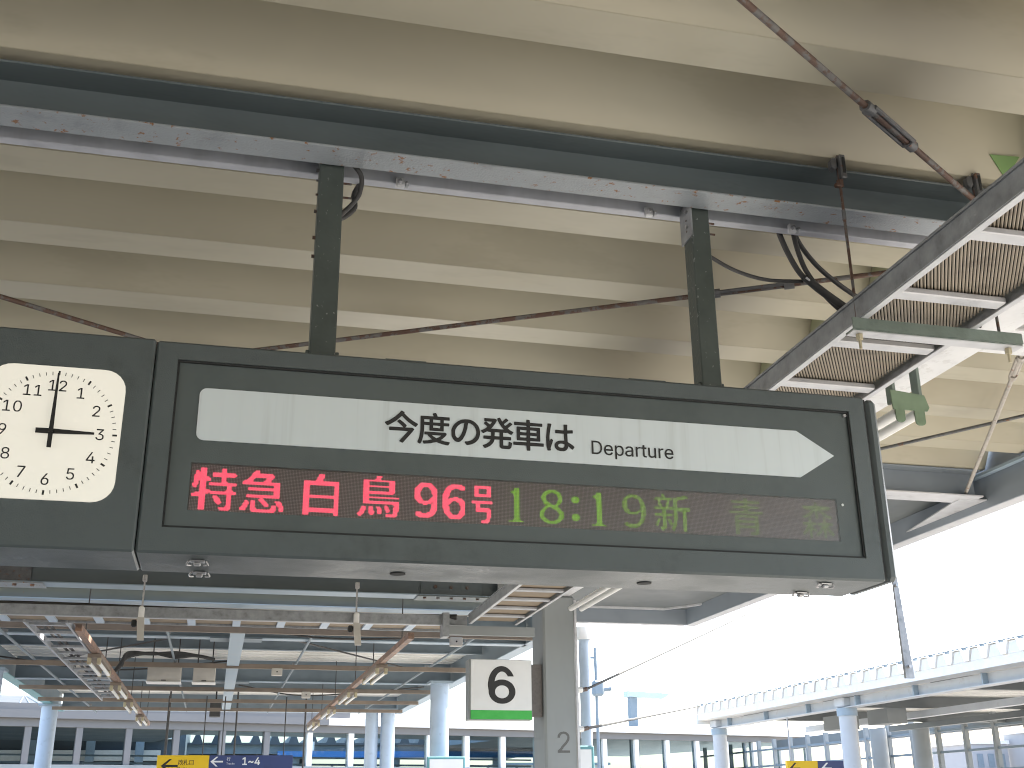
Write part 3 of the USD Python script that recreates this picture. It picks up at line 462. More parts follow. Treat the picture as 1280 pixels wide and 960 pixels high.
t = thing('soffit', 'flat grey soffit filling the far right corner of the canopy', 'soffit', (4.4, 9.7, 3.63))
part(t, 'soffit_panel', bx(3.46, 5.285, 7.045, 12.595, 3.765, 3.775), 'soffit')
part(t, 'trim_strip', bx(3.60, 4.98, 12.50, 12.56, 3.745, 3.764), 'galv_lip')
part(t, 'trim_strip', trimesh.convex.convex_hull(np.array([(4.985, 12.50, z) for z in (3.745, 3.764)] + [(4.985, 12.56, z) for z in (3.745, 3.764)] + [(5.28, 12.10, z) for z in (3.745, 3.764)] + [(5.28, 12.17, z) for z in (3.745, 3.764)])), 'galv_lip')

# bracing rods
def rod_between(parent, a, b, r, m, tb=None, mt='rod_grey'):
    a, b = np.array(a, float), np.array(b, float)
    part(parent, 'rod', cyl(a, b, r, 10), m, smooth=40)
    if tb:
        u = (b - a) / np.linalg.norm(b - a); s = np.cross(u, (0, 0, 1)); s /= np.linalg.norm(s)
        p, q = a + u * tb[0], a + u * tb[1]; w = tb[2]
        part(parent, 'turnbuckle', join(cyl(p + s * w, q + s * w, 0.0085, 8), cyl(p - s * w, q - s * w, 0.0085, 8), cyl(p - u * 0.03, p + u * 0.015, 0.021, 10), cyl(q - u * 0.015, q + u * 0.03, 0.021, 10),
             cyl(p + s * w, p - s * w, 0.0085, 8), cyl(q + s * w, q - s * w, 0.0085, 8)), mt, smooth=40)
t = thing('brace_rod', 'rusty brace rod with turnbuckle crossing the upper right of the roof', 'brace rod', (1.9, 2.8, 3.75))
rod_between(t, (0.35, 1.8, 3.75), (2.70, 3.285, 3.75), 0.0115, 'rod', (1.88, 2.17, 0.019))
t = thing('brace_rod', 'rusty brace rod with turnbuckle passing behind both hanger posts', 'brace rod', (1.2, 4.8, 3.75))
rod_between(t, (-0.9, 5.94, 3.755), (3.02, 3.70, 3.755), 0.0115, 'rod', (3.38, 3.69, 0.014))
t = thing('brace_rod', 'thin rusty brace rod slanting down behind the top of the clock', 'brace rod', (-1, 5, 3.75))
rod_between(t, (-3.2, 3.62, 3.75), (1.4, 6.6, 3.75), 0.0115, 'rod')
t = thing('brace_rod', 'dark brace rod at the right crossing the pale sloping tie', 'brace rod', (4.2, 5.9, 3.75))
rod_between(t, (3.46, 7.17, 3.75), (5.2, 4.33, 3.75), 0.011, 'rod_grey')
t = thing('tie_rod', 'pale sloping tie rod with turnbuckle hooked to the roof edge bracket', 'tie rod', (4.5, 5.9, 3.7))
rod_between(t, (3.80, 4.50, 3.73), (5.20, 7.05, 3.685), 0.0125, 'rod_light', (0.10, 0.36, 0.016), 'rod_light')
part(t, 'clevis', bx(5.135, 5.255, 6.94, 7.10, 3.655, 3.675, 0.004), 'galv_lip')
part(t, 'bracket_plate', trimesh.convex.convex_hull(np.array([(5.288, 6.9, 3.645), (5.288, 7.95, 3.645), (5.08, 7.0, 3.645), (5.288, 6.9, 3.654), (5.288, 7.95, 3.654), (5.08, 7.0, 3.654), (5.08, 6.94, 3.645), (5.08, 6.94, 3.654)])), 'galv_lip')

# ---------------------------------------------------------------- cable tray beside the board
def skew(mesh):                                            # the tray runs a little askew of the roof
    mesh = mesh.copy(); v = mesh.vertices; v[:, 0] += (v[:, 1] - 2.4) * 0.0155; mesh.vertices = v; return mesh
ZTY = 3.20
t = thing('cable_tray', 'galvanised ladder cable tray running lengthwise above the right end of the board', 'cable tray', (2.3, 5, ZTY))
YE = 10.42
part(t, 'side_rail', skew(join(bx(2.070, 2.074, 0.2, YE, ZTY, ZTY + 0.088), bx(2.074, 2.100, 0.2, YE, ZTY, ZTY + 0.004), bx(2.062, 2.070, 0.2, YE, ZTY + 0.072, ZTY + 0.076))), 'galv_dull', label='left side rail of the tray, grey and streaked')
part(t, 'rail_lip', skew(bx(2.0745, 2.100, 0.2, YE, ZTY - 0.004, ZTY - 0.0005)), 'galv_lip')
part(t, 'side_rail', skew(join(bx(2.536, 2.540, 0.2, YE, ZTY, ZTY + 0.088), bx(2.512, 2.536, 0.2, YE, ZTY, ZTY + 0.004))), 'galv_dull')
part(t, 'rail_lip', skew(bx(2.512, 2.5355, 0.2, YE, ZTY - 0.004, ZTY - 0.0005)), 'galv_lip')
ry = 2.615 - 0.4345 * 5
while ry < YE:
    part(t, 'rung', skew(bx(2.101, 2.511, ry - 0.028, ry + 0.028, ZTY + 0.002, ZTY + 0.026, 0.004)), 'galv_lip' if ry < 5 else 'galv')
    ry += 0.4345
rect = sbox(2.104, 0.6, 2.508, 4.75)
fl = []
from shapely.geometry import LineString
ud = np.array([math.sin(math.radians(32.6)), math.cos(math.radians(32.6))]); nd = np.array([ud[1], -ud[0]])
for k in range(330):
    o = np.array([2.3, 2.6]) + nd * (k - 165) * 0.0112
    g = rect.intersection(LineString([o - ud * 6, o + ud * 6]))
    if g.is_empty or g.length < 0.02: continue
    (xa, ya), (xb, yb) = g.coords[0], g.coords[-1]
    fl.append(skew(tc.cylinder(radius=0.0043, segment=[(xa, ya, ZTY + 0.034), (xb, yb, ZTY + 0.034)], sections=6)))
part(t, 'fluted_bed', join(fl), 'flute', label='fluted tan bed seen between the rungs', smooth=50, kind='stuff')
part(t, 'bed_backing', skew(bx(2.104, 2.508, 0.6, 4.75, ZTY + 0.041, ZTY + 0.046)), 'flute_dark')
part(t, 'bed_board', skew(bx(2.104, 2.508, 4.76, YE, ZTY + 0.03, ZTY + 0.04)), 'tan')
t = thing('tray_bracket', 'green-grey angle bracket under the cable tray hung on thin rods', 'bracket', (2.35, 3.26, 3.19))
part(t, 'angle', join(bx(2.05, 2.735, 3.232, 3.237, 3.155, 3.196), bx(2.05, 2.735, 3.2375, 3.285, 3.150, 3.155)), 'green_grey')
part(t, 'angle_foot', bx(2.05, 2.735, 3.236, 3.286, 3.1455, 3.1495), 'galv_lip')
for x in (2.088, 2.69):
    part(t, 'nut', join(cyl((x, 3.262, 3.125), (x, 3.262, 3.145), 0.013, 6), cyl((x, 3.262, 3.09), (x, 3.262, 3.125), 0.006, 6)), 'cream')
part(t, 'hold_down_clip', join(bx(2.556, 2.562, 3.22, 3.228, 3.20, 3.262), bx(2.56, 2.61, 3.22, 3.228, 3.256, 3.262)), 'seam')
for x, lab in ((2.088, 'left threaded rod hanging from a flange clamp down to the tray bracket'), (2.665, 'right threaded rod with flange clamp half hidden behind the tray')):
    t = thing('hanger_rod', lab, 'hanger rod', (x, 3.262, 3.2), 'rods that hang the cable tray')
    part(t, 'rod', cyl((x, 3.262, 3.15), (x, 3.262, 3.895), 0.0055, 8), 'rod')
    part(t, 'coupling', cyl((x, 3.262, 3.60), (x, 3.262, 3.64), 0.008, 6), 'rod_grey')
    c = part(t, 'flange_clamp', join(bx(x - 0.004, x + 0.020, 3.236, 3.275, 3.765, 3.865, 0.004), bx(x - 0.030, x - 0.005, 3.246, 3.29, 3.806, 3.858, 0.010)), 'rod_grey')
    part(c, 'clamp_nut', join(cyl((x, 3.262, 3.74), (x, 3.262, 3.764), 0.014, 6), bx(x - 0.022, x + 0.012, 3.252, 3.272, 3.735, 3.752, 0.004)), 'rod')
    part(c, 'clamp_slot', bx(x + 0.003, x + 0.014, 3.2335, 3.2365, 3.785, 3.85), 'seam')
# conduits on the girder and their saddle
t = thing('conduit_pair', 'pair of white conduits running lengthwise under the girder beyond the board', 'conduit', (3.3, 8, 3.4))
for x in (3.11, 3.215):
    part(t, 'pipe', cyl((x, 4.604, 3.385), (x + 0.14, 10.6, 3.40), 0.026, 14), 'white', smooth=40)
t = thing('pipe_saddle', 'green steel saddle plate gripping the white conduits at the board\'s right end', 'bracket', (3.25, 4.6, 3.4))
prof = unary_union([Polygon([(3.075, 3.395), (3.07, 3.495), (3.255, 3.478), (3.275, 3.415), (3.262, 3.395)]), rrect(3.085, 3.135, 3.33, 3.41, 0.022), rrect(3.19, 3.245, 3.32, 3.41, 0.022)])
e = tc.extrude_polygon(prof, 0.008, engine='earcut'); v = e.vertices.copy(); e.vertices = np.column_stack([v[:, 0], 4.59 + v[:, 2], v[:, 1]]); e.fix_normals()
part(t, 'plate', e, 'green')
for xs in (3.09, 3.235): part(t, 'strap', bx(xs, xs + 0.016, 4.60, 4.66, 3.44, 3.645), 'green_grey')
# bar hanging below the roof edge
t = thing('hanging_bar', 'pale tapered bar hanging below the right end of the board', 'bar', (5.33, 8.25, 3))
part(t, 'bar', trimesh.convex.convex_hull(np.array([(5.31 - 0.016, 8.24, 3.585), (5.31 + 0.016, 8.24, 3.585), (5.31 - 0.016, 8.255, 3.585), (5.31 + 0.016, 8.255, 3.585), (5.30, 8.23, 2.53), (5.375, 8.23, 2.53), (5.30, 8.26, 2.53), (5.375, 8.26, 2.53)])), 'galv_dull')
part(t, 'fixing_bolt', join(cyl((5.315, 8.215, 3.27), (5.315, 8.24, 3.27), 0.012, 8), cyl((5.335, 8.205, 2.62), (5.335, 8.23, 2.62), 0.012, 8)), 'bolt')

# ---------------------------------------------------------------- platform column with its number, sign, wires
t = thing('platform_column', 'stout grey steel platform column stencilled with the number 2', 'column', (3.33, 11.5, 0))
part(t, 'shaft', bx(3.155, 3.50, 11.28, 11.72, 0.0, 3.645, 0.022), 'column')
part(t, 'edge_angle', bx(3.488, 3.512, 11.268, 11.285, 0.0, 3.60), 'galv_lip')
part(t, 'stencilled_number', facing(ctext('2', 0.20, False, 0.0012), 3.345, 11.2775, 2.195), 'stencil', label='worn dark number 2 stencilled on the shaft')
part(t, 'repainted_patch', facing(extr(unary_union([rrect(-0.145, 0.145, -1.0, 0.18, 0.06)]), 0.0008), 3.335, 11.2788, 2.22), 'column')
part(t, 'cable_guard', bx(3.503, 3.56, 11.5, 11.6, 1.2, 3.3), 'column_dark')
for z in (2.715, 2.33):
    part(t, 'insulator', join(bx(3.505, 3.545, 11.40, 11.46, z - 0.075, z + 0.075, 0.006), cyl((3.545, 11.43, z), (3.60, 11.44, z), 0.03, 10)), 'white')
    part(t, 'insulator_cap', cyl((3.60, 11.44, z), (3.66, 11.46, z + 0.012), 0.022, 10), 'rod')
t = thing('platform_number_sign', 'white box sign with black number 6 and green stripe, fixed to the column', 'platform sign', (2.7, 11.3, 2.4))
part(t, 'box', bx(2.385, 3.03, 11.285, 11.46, 2.40, 2.985, 0.006), 'column')
part(t, 'face', bx(2.402, 3.022, 11.276, 11.2848, 2.494, 2.98), 'sign_white')
part(t, 'stripe', bx(2.402, 3.022, 11.276, 11.2848, 2.408, 2.4938), 'sign_green')
six = Point(0, 0).buffer(1, 32)
from shapely import affinity as _af
def ell(cx, cy, rx, ry): return _af.translate(_af.scale(six, rx, ry), cx, cy)
big = ell(0, 0, 0.140, 0.182).difference(ell(0.004, 0.0, 0.078, 0.128))
keep = unary_union([sbox(-0.2, -0.2, 0.0, 0.2), sbox(-0.2, 0.082, 0.2, 0.2)])
ring = ell(0.004, -0.066, 0.137, 0.117).difference(ell(0.004, -0.068, 0.072, 0.062))
part(t, 'numeral', facing(extr(unary_union([big.intersection(keep).difference(ell(0.004, -0.068, 0.072, 0.062)), ring]), 0.0012), 2.715, 11.274, 2.738), 'ink', label='large black 6')
part(t, 'bracket_arm', bx(3.035, 3.15, 11.34, 11.44, 2.44, 2.95), 'column_dark')
for i, (a, b) in enumerate((((3.66, 11.46, 2.727), (10.25, 24.05, 3.60)), ((3.66, 11.46, 2.342), (10.23, 24.08, 3.50)))):
    pass
solo('stay_wire', 'upper thin dark wire rising from the column across the bright sky', 'wire', cyl((3.66, 11.46, 2.727), (13.2, 25.0, 6.35), 0.013, 6), 'seam')
solo('stay_wire', 'lower thin dark wire from the column to the corner of the far canopy', 'wire', cyl((3.66, 11.46, 2.342), (10.21, 24.1, 3.62), 0.015, 6), 'seam')
t = thing('drain_pipe', 'pale blue drain pipe just right of the numbered column', 'drain pipe', (4.14, 13, 0))
part(t, 'pipe', cyl((4.13, 12.98, 0), (4.13, 12.98, 3.52), 0.066, 20), 'pale_blue', smooth=40)
part(t, 'socket', cyl((4.13, 12.98, 3.44), (4.13, 12.98, 3.588), 0.085, 20), 'white', smooth=40)

# ---------------------------------------------------------------- cross tray at the far end
t = thing('cable_tray', 'rough grey ladder cable tray crossing the far end of the canopy', 'cable tray', (-1, 10.8, 3.2))
def bend(mesh):
    mesh = mesh.copy(); v = mesh.vertices; v[:, 1] += -0.07 * v[:, 0] * 0 + 0.012 * (2.3 - v[:, 0]); mesh.vertices = v; return mesh
part(t, 'near_rail', bend(bx(-4.5, 2.2, 10.50, 10.53, 3.196, 3.285)), 'galv_dull')
part(t, 'far_rail', bend(bx(-4.5, 2.2, 10.93, 10.95, 3.196, 3.26)), 'galv_dull')
part(t, 'rail_lip', bend(bx(-4.5, 2.2, 10.531, 10.56, 3.192, 3.196)), 'galv_lip')
for i in range(16):
    x = -4.3 + 0.4 * i
    part(t, 'rung', bend(bx(x - 0.035, x + 0.035, 10.561, 10.93, 3.196, 3.215)), 'pale_blue')
part(t, 'bed_board', bend(bx(-4.5, 2.2, 10.561, 10.929, 3.216, 3.226)), 'tan')
part(t, 'cable', bend(tube([(-4.4, 10.7, 3.30), (-3, 10.72, 3.31), (-1.6, 10.7, 3.315), (0, 10.73, 3.30), (1.5, 10.7, 3.29), (2.1, 10.5, 3.27)], 0.028)), 'cable', smooth=True)
part(t, 'cable', bend(tube([(-4.4, 10.8, 3.31), (-2.2, 10.83, 3.32), (0.3, 10.8, 3.305), (1.9, 10.78, 3.30)], 0.02)), 'cable', smooth=True)
t = thing('tray_end_beam', 'grey cross member where both cable trays meet beside the column', 'beam', (2.6, 10.5, 3.1))
part(t, 'rail', bx(1.98, 2.84, 10.45, 10.50, 3.10, 3.185), 'column')
part(t, 'bracket', bx(1.96, 2.02, 10.44, 10.60, 3.08, 3.30), 'galv_dull')
for x, lab in ((-0.72, 'white hanger clamp on the cross tray above the left lamps'), (1.16, 'white hanger clamp on the cross tray above the right lamps')):
    t = thing('tray_hanger', lab, 'hanger', (x, 10.5, 3.2), 'hanger clamps of the cross tray')
    part(t, 'rod', cyl((x, 10.50, 3.25), (x, 10.50, 3.52), 0.008, 6), 'bolt')
    part(t, 'hook', bx(x - 0.02, x + 0.02, 10.47, 10.50, 3.50, 3.56, 0.006), 'bolt')
    part(t, 'clamp_body', bx(x - 0.024, x + 0.024, 10.44, 10.52, 3.14, 3.28, 0.012), 'white')
    part(t, 'clamp_tongue', trimesh.convex.convex_hull(np.array([(x - 0.03, 10.43, 3.18), (x + 0.03, 10.43, 3.18), (x - 0.01, 10.40, 2.98), (x + 0.045, 10.40, 2.98), (x - 0.03, 10.48, 3.18), (x + 0.03, 10.48, 3.18), (x - 0.01, 10.44, 2.98), (x + 0.045, 10.44, 2.98)])), 'cabinet')
    part(t, 'clamp_knob', bx(x - 0.075, x - 0.03, 10.44, 10.50, 3.10, 3.16, 0.01), 'seam')

# ---------------------------------------------------------------- the canopy beyond: white roof, blue-grey frame
t = thing('far_canopy_roof', 'white ribbed roof of the canopy beyond, seen from below under the board', 'roof', (0.3, 19, 3.85))
for pr_ in fold_profile(12.765, 41, 0.31, 0.17, 0.03, 0.05, 3.85):
    part(t, 'roof_fold', yz_prism(pr_, -3.25, 3.95), 'roof_white')
for y, lab in ((14.05, 'nearest blue-grey cross beam under the white roof'), (19.0, 'middle blue-grey cross beam under the white roof'), (25.0, 'last blue-grey cross beam under the white roof')):
    t = thing('canopy_beam', lab, 'beam', (0.3, y, 3.5), 'cross beams of the canopy beyond')
    part(t, 'web', bx(-3.05, 3.70, y - 0.01, y + 0.01, 3.512, 3.838), 'slate')
    part(t, 'bottom_flange', bx(-3.05, 3.70, y - 0.09, y + 0.09, 3.50, 3.512), 'blue_steel')
for y, lab in ((16.6, 'slender purlin under the white roof before the hanging cabinets'), (22.2, 'slender purlin under the white roof behind the hanging cabinets')):
    solo('purlin', lab, 'purlin', join(bx(-3.05, 3.7, y - 0.05, y + 0.05, 3.70, 3.71), bx(-3.05, 3.7, y - 0.005, y + 0.005, 3.71, 3.845)), 'slate')
t = thing('canopy_edge_beam', 'blue-grey edge beam along the right side of the white roof', 'beam', (3.75, 19, 3.5))
part(t, 'web', bx(3.72, 3.74, 13.0, 25.3, 3.512, 3.845), 'slate'); part(t, 'bottom_flange', bx(3.66, 3.84, 13.0, 25.3, 3.50, 3.511), 'blue_steel')
part(t, 'gutter', bx(3.86, 3.98, 14, 25.3, 3.62, 3.80), 'pale_blue')
t = thing('canopy_edge_beam', 'teal edge beam along the left side of the white roof', 'beam', (-3.15, 19, 3.5))
part(t, 'web', bx(-3.13, -3.11, 13.0, 25.3, 3.512, 3.845), 'slate'); part(t, 'bottom_flange', bx(-3.2, -3.03, 13.0, 25.3, 3.50, 3.511), 'teal')
t = thing('canopy_spine', 'pale blue spine beam running away under the middle of the white roof', 'beam', (0.13, 18, 3.4))
part(t, 'bottom_flange', bx(0.06, 0.22, 12.8, 23.2, 3.40, 3.412), 'blue_steel')
part(t, 'web', bx(0.13, 0.15, 12.8, 23.2, 3.412, 3.50), 'blue_steel')
for y in (14.05, 19.0):
    part(t, 'cross_plate', bx(-0.16, 0.44, y - 0.16, y + 0.16, 3.485, 3.496), 'slate')
for i, (y, lab) in enumerate(((12.62, 'first tan batten across the far canopy, just beyond the cross tray'), (15.95, 'second tan batten across the far canopy, level with the cabinets'), (19.2, 'third tan batten across the far canopy'), (21.3, 'fourth tan batten across the far canopy'), (23.2, 'fifth and farthest tan batten across the far canopy'))):
    solo('batten', lab, 'batten', bx(-3.0, 3.55, y - 0.025, y + 0.025, 3.37, 3.43), 'batten', group='battens across the far canopy')
for x, a, b in ((0.95, 'rod bracing left', 1), ):
    pass
t = thing('canopy_brace', 'crossed thin dark bracing rods around the spine of the far canopy', 'bracing', (0.1, 14.3, 3.6))
for xs in (-1, 1):
    part(t, 'rod', cyl((0.14 + xs * 0.2, 14.1, 3.62), (0.14 + xs * 3.0, 18.6, 3.66), 0.012, 6), 'cable'); part(t, 'rod', cyl((0.14 + xs * 0.2, 14.0, 3.62), (0.14 + xs * 2.6, 13.1, 3.62), 0.012, 6), 'cable')
# lamp channels and lamps
for x, lab in ((-1.32, 'left rusty brown channel carrying fluorescent lamps'), (1.80, 'right rusty brown channel carrying fluorescent lamps')):
    t = thing('lamp_channel', lab, 'lamp channel', (x, 17, 3.2))
    part(t, 'channel', bx(x - 0.03, x + 0.03, 11.3, 24.3, 3.17, 3.23), 'brown')
    for y in (11.9, 14.2, 16.1, 18.9, 21.3, 23.5):
        part(t, 'drop_rod', cyl((x, y, 3.23), (x, y, 3.84), 0.006, 6), 'cable')
def lamp(x, y, label):
    t = thing('fluorescent_lamp', label, 'lamp', (x, y, 3.06), 'unlit lamps on the brown channels')
    part(t, 'tray', bx(x - 0.07, x + 0.07, y, y + 1.3, 3.125, 3.168, 0.006), 'batten')
    for s in (-1, 1):
        for ye in (y, y + 1.25): part(t, 'end_holder', bx(x + s * 0.05 - 0.02, x + s * 0.05 + 0.02, ye, ye + 0.05, 3.055, 3.124, 0.006), 'cream')
        part(t, 'tube', cyl((x + s * 0.05, y + 0.05, 3.078), (x + s * 0.05, y + 1.25, 3.078), 0.019, 10), 'white', smooth=40)
    return t
L0 = lamp(-1.32, 12.95, 'nearest fluorescent lamp on the left channel')
for i, y in enumerate((15.9, 18.4, 21.4)):
    copy(L0, (-1.32, y, 3.06), ('second', 'third', 'farthest')[i] + ' fluorescent lamp on the left channel')
for i, y in enumerate((13.4, 16.4, 19.4, 22.4)):
    copy(L0, (1.80, y, 3.06), ('nearest', 'second', 'third', 'farthest')[i] + ' fluorescent lamp on the right channel')
# ladder tray on the left
t = thing('cable_tray', 'narrow ladder cable tray running away left of the left lamps', 'cable tray', (-1.8, 14, 3.2))
part(t, 'side_rail', bx(-1.76, -1.74, 10.97, 19.0, 3.19, 3.25), 'galv'); part(t, 'side_rail', bx(-1.40, -1.38, 10.97, 19.0, 3.19, 3.25), 'galv')
for i in range(15):
    part(t, 'rung', bx(-1.739, -1.401, 11.2 + 0.52 * i, 11.25 + 0.52 * i, 3.20, 3.225), 'galv')
for xs in (-1.66, -1.60):
    part(t, 'cable', cyl((xs, 11.0, 3.243), (xs + 0.03, 18.9, 3.243), 0.014, 6), 'cable')
# conduits, junction boxes and slack cables among the lamps
for x, z, lab in ((0.98, 3.46, 'thin grey conduit running lengthwise right of the spine beam'), (-0.62, 3.47, 'thin grey conduit running lengthwise above the cabinets'), (-2.35, 3.44, 'thin grey conduit running lengthwise left of the ladder tray'), (2.85, 3.46, 'thin grey conduit running lengthwise near the round columns')):
    t = thing('conduit', lab, 'conduit', (x, 18, z))
    part(t, 'pipe', cyl((x, 12.8, z), (x, 24.6, z), 0.016, 8), 'slate', smooth=40)
    for y in (13.6, 16.4, 20.1, 23.3): part(t, 'pipe_clip', bx(x - 0.03, x + 0.03, y - 0.02, y + 0.02, z + 0.014, z + 0.05), 'galv_dull')
for x, y, lab in ((0.72, 15.85, 'small junction box on the second batten right of the spine beam'), (1.35, 19.1, 'small junction box on the third batten by the right lamps'), (-1.75, 15.85, 'small junction box on the second batten left of the left lamps'), (2.5, 12.55, 'small junction box on the first batten by the column')):
    t = thing('junction_box', lab, 'junction box', (x, y, 3.3), 'junction boxes on the battens')
    part(t, 'box', bx(x - 0.07, x + 0.07, y - 0.05, y + 0.02, 3.27, 3.369, 0.008), 'cabinet'); part(t, 'lid_screw', cyl((x, y - 0.056, 3.32), (x, y - 0.05, 3.32), 0.01, 8), 'seam')
for pts, lab in ((((0.2, 13.2, 3.55), (1.0, 13.25, 3.43), (2.0, 13.3, 3.45), (3.4, 13.4, 3.58)), 'slack black cable sagging right of the spine beam under the nearest cross beam'), (((-3.0, 17.0, 3.6), (-1.8, 17.1, 3.46), (-0.9, 17.0, 3.47), (0.1, 16.9, 3.58)), 'slack black cable sagging behind the cabinets'), (((0.3, 20.5, 3.6), (1.3, 20.6, 3.45), (2.4, 20.5, 3.5), (3.5, 20.4, 3.6)), 'slack black cable sagging across the farther right lamps')):
    solo('slack_cable', lab, 'cable', tube(pts, 0.012), 'cable', smooth=True)
# hanging cabinets, speaker, cable coil
for x0, x1, lab in ((-0.95, -0.52, 'wider pale cabinet hanging below the far canopy'), (-0.365, -0.075, 'narrower pale cabinet hanging beside the spine beam')):
    t = thing('hanging_cabinet', lab, 'cabinet', ((x0 + x1) / 2, 16.1, 3.19))
    part(t, 'case', bx(x0, x1, 16.02, 16.3, 3.195, 3.435, 0.008), 'cabinet'); part(t, 'base_lip', bx(x0 - 0.008, x1 + 0.008, 16.0, 16.31, 3.185, 3.194), 'white')
    part(t, 'latch', bx((x0 + x1) / 2 - 0.03, (x0 + x1) / 2 + 0.03, 16.005, 16.018, 3.205, 3.215), 'seam')
    for x in (x0 + 0.05, x1 - 0.05): part(t, 'hanger', cyl((x, 16.15, 3.435), (x, 16.15, 3.84), 0.008, 6), 'cable')
t = thing('cable_coil', 'tangle of black cables lying above the hanging cabinets', 'cable', (-0.8, 15.9, 3.46))
for k in range(4):
    part(t, 'cable', tube([(-1.35 + 0.03 * k, 15.7, 3.25 + 0.03 * k), (-1.2, 15.75, 3.46 + 0.02 * k), (-0.9, 15.8 + 0.03 * k, 3.53), (-0.6, 15.78, 3.48 + 0.02 * k), (-0.35, 15.8, 3.51), (-0.1, 15.85, 3.47)], 0.022), 'cable', smooth=True)
t = thing('hanging_speaker', 'small dark box hanging under the end of the spine beam', 'speaker', (-0.06, 24, 3.3))
part(t, 'case', bx(-0.17, 0.04, 23.9, 24.15, 3.32, 3.65, 0.01), 'cable'); part(t, 'bracket', cyl((-0.06, 24.0, 3.65), (-0.06, 24.0, 3.84), 0.015, 6), 'seam')
for x, y, lab in ((0.36, 24.0, 'thin dark drop pipe right of the hanging speaker'), (-0.95, 24.4, 'thin dark drop pipe left of the hanging speaker'), (1.75, 24.6, 'thin dark drop pipe at the end of the right lamp channel')):
    solo('drop_pipe', lab, 'pipe', cyl((x, y, 0), (x, y, 3.84), 0.018, 8), 'cable')
# round columns of the far canopy
def rcol(x, y, r, label):
    t = thing('round_column', label, 'column', (x, y, 0), 'round pale blue columns of the far canopy')
    part(t, 'shaft', cyl((x, y, 0), (x, y, 3.46), r, 28), 'pale_blue', smooth=40)
    part(t, 'cap_plate', bx(x - r * 1.25, x + r * 1.25, y - r * 1.25, y + r * 1.25, 3.46, 3.498), 'blue_steel')
rcol(3.43, 18.5, 0.150, 'thick pale blue round column behind the number 6 sign')
rcol(3.05, 24.0, 0.130, 'left one of two pale blue round columns standing close together')
rcol(3.38, 24.0, 0.145, 'right one of two pale blue round columns standing close together')
rcol(-3.09, 23.6, 0.150, 'pale blue round column at the left before the glazed concourse')
rcol(-3.13, 17.6, 0.150, 'pale blue round column cut by the left edge of the picture')
# signs hanging under the far canopy
t = thing('direction_sign', 'yellow sign with black left arrow and gate lettering, left half of the hanging pair', 'sign', (-0.5, 20, 2.0))
part(t, 'board', bx(-0.90, -0.088, 20.0, 20.10, 1.98, 2.435, 0.004), 'yellow')
part(t, 'arrow', facing(extr(unary_union([sbox(-0.10, -0.016, 0.13, 0.016), Polygon([(-0.135, 0), (-0.01, 0.105), (0.03, 0.105), (-0.08, 0), (0.03, -0.105), (-0.01, -0.105)])]), 0.001), -0.70, 19.998, 2.27), 'ink')
part(t, 'lettering', put(join([glyph(c, -0.575 + 0.085 * i, 2.283, 0.09) for i, c in enumerate('改札口')]), 19.998), 'ink')
part(t, 'lettering', facing(text('Gates', 0.055), -0.575, 19.998, 2.20), 'ink')
for x in (-0.8, -0.2): part(t, 'hanger', cyl((x, 20.05, 2.435), (x, 20.05, 3.37), 0.009, 8), 'cable')
t = thing('direction_sign', 'navy sign with white left arrow and 1~4, right half of the hanging pair', 'sign', (0.6, 20, 2.0))
part(t, 'board', bx(-0.086, 1.255, 20.0, 20.10, 1.98, 2.435, 0.004), 'navy')
part(t, 'arrow', facing(extr(unary_union([sbox(-0.07, -0.012, 0.10, 0.012), Polygon([(-0.10, 0), (-0.01, 0.075), (0.02, 0.075), (-0.06, 0), (0.02, -0.075), (-0.01, -0.075)])]), 0.001), 0.035, 19.998, 2.335), 'sign_white')
part(t, 'lettering', facing(text('1~4', 0.115, True), 0.44, 19.998, 2.285), 'sign_white')
part(t, 'small_lettering', put(join([glyph(c, 0.19 + 0.06 * i, 2.345, 0.062) for i, c in enumerate('行')] + [facing(text('Tracks', 0.03), 0.19, 0, 2.29)]), 19.998), 'sign_white')
for x in (0.1, 1.1): part(t, 'hanger', cyl((x, 20.05, 2.435), (x, 20.05, 3.37), 0.009, 8), 'cable')
# teal framed notice boards
for x0, x1, y, z, lab in ((3.14, 3.73, 17.9, 2.33, 'teal-framed notice board at the foot of the column behind the 6 sign'), (3.62, 3.96, 12.2, 2.21, 'teal-framed notice board right of the numbered column'), (-3.12, -2.84, 21.9, 2.30, 'teal-framed notice board on the left round column'), (-3.1, -2.72, 16.0, 2.42, 'teal-framed notice board at the left edge of the picture')):
    t = thing('notice_board', lab, 'notice board', ((x0 + x1) / 2, y, 1))
    part(t, 'frame', bx(x0, x1, y, y + 0.06, 1.0, z, 0.012), 'teal'); part(t, 'sheet', bx(x0 + 0.035, x1 - 0.035, y - 0.004, y - 0.001, 1.04, z - 0.04), 'sign_white')
    part(t, 'leg', bx(x0 + 0.05, x0 + 0.09, y + 0.01, y + 0.05, 0, 1.0), 'teal'); part(t, 'leg', bx(x1 - 0.09, x1 - 0.05, y + 0.01, y + 0.05, 0, 1.0), 'teal')

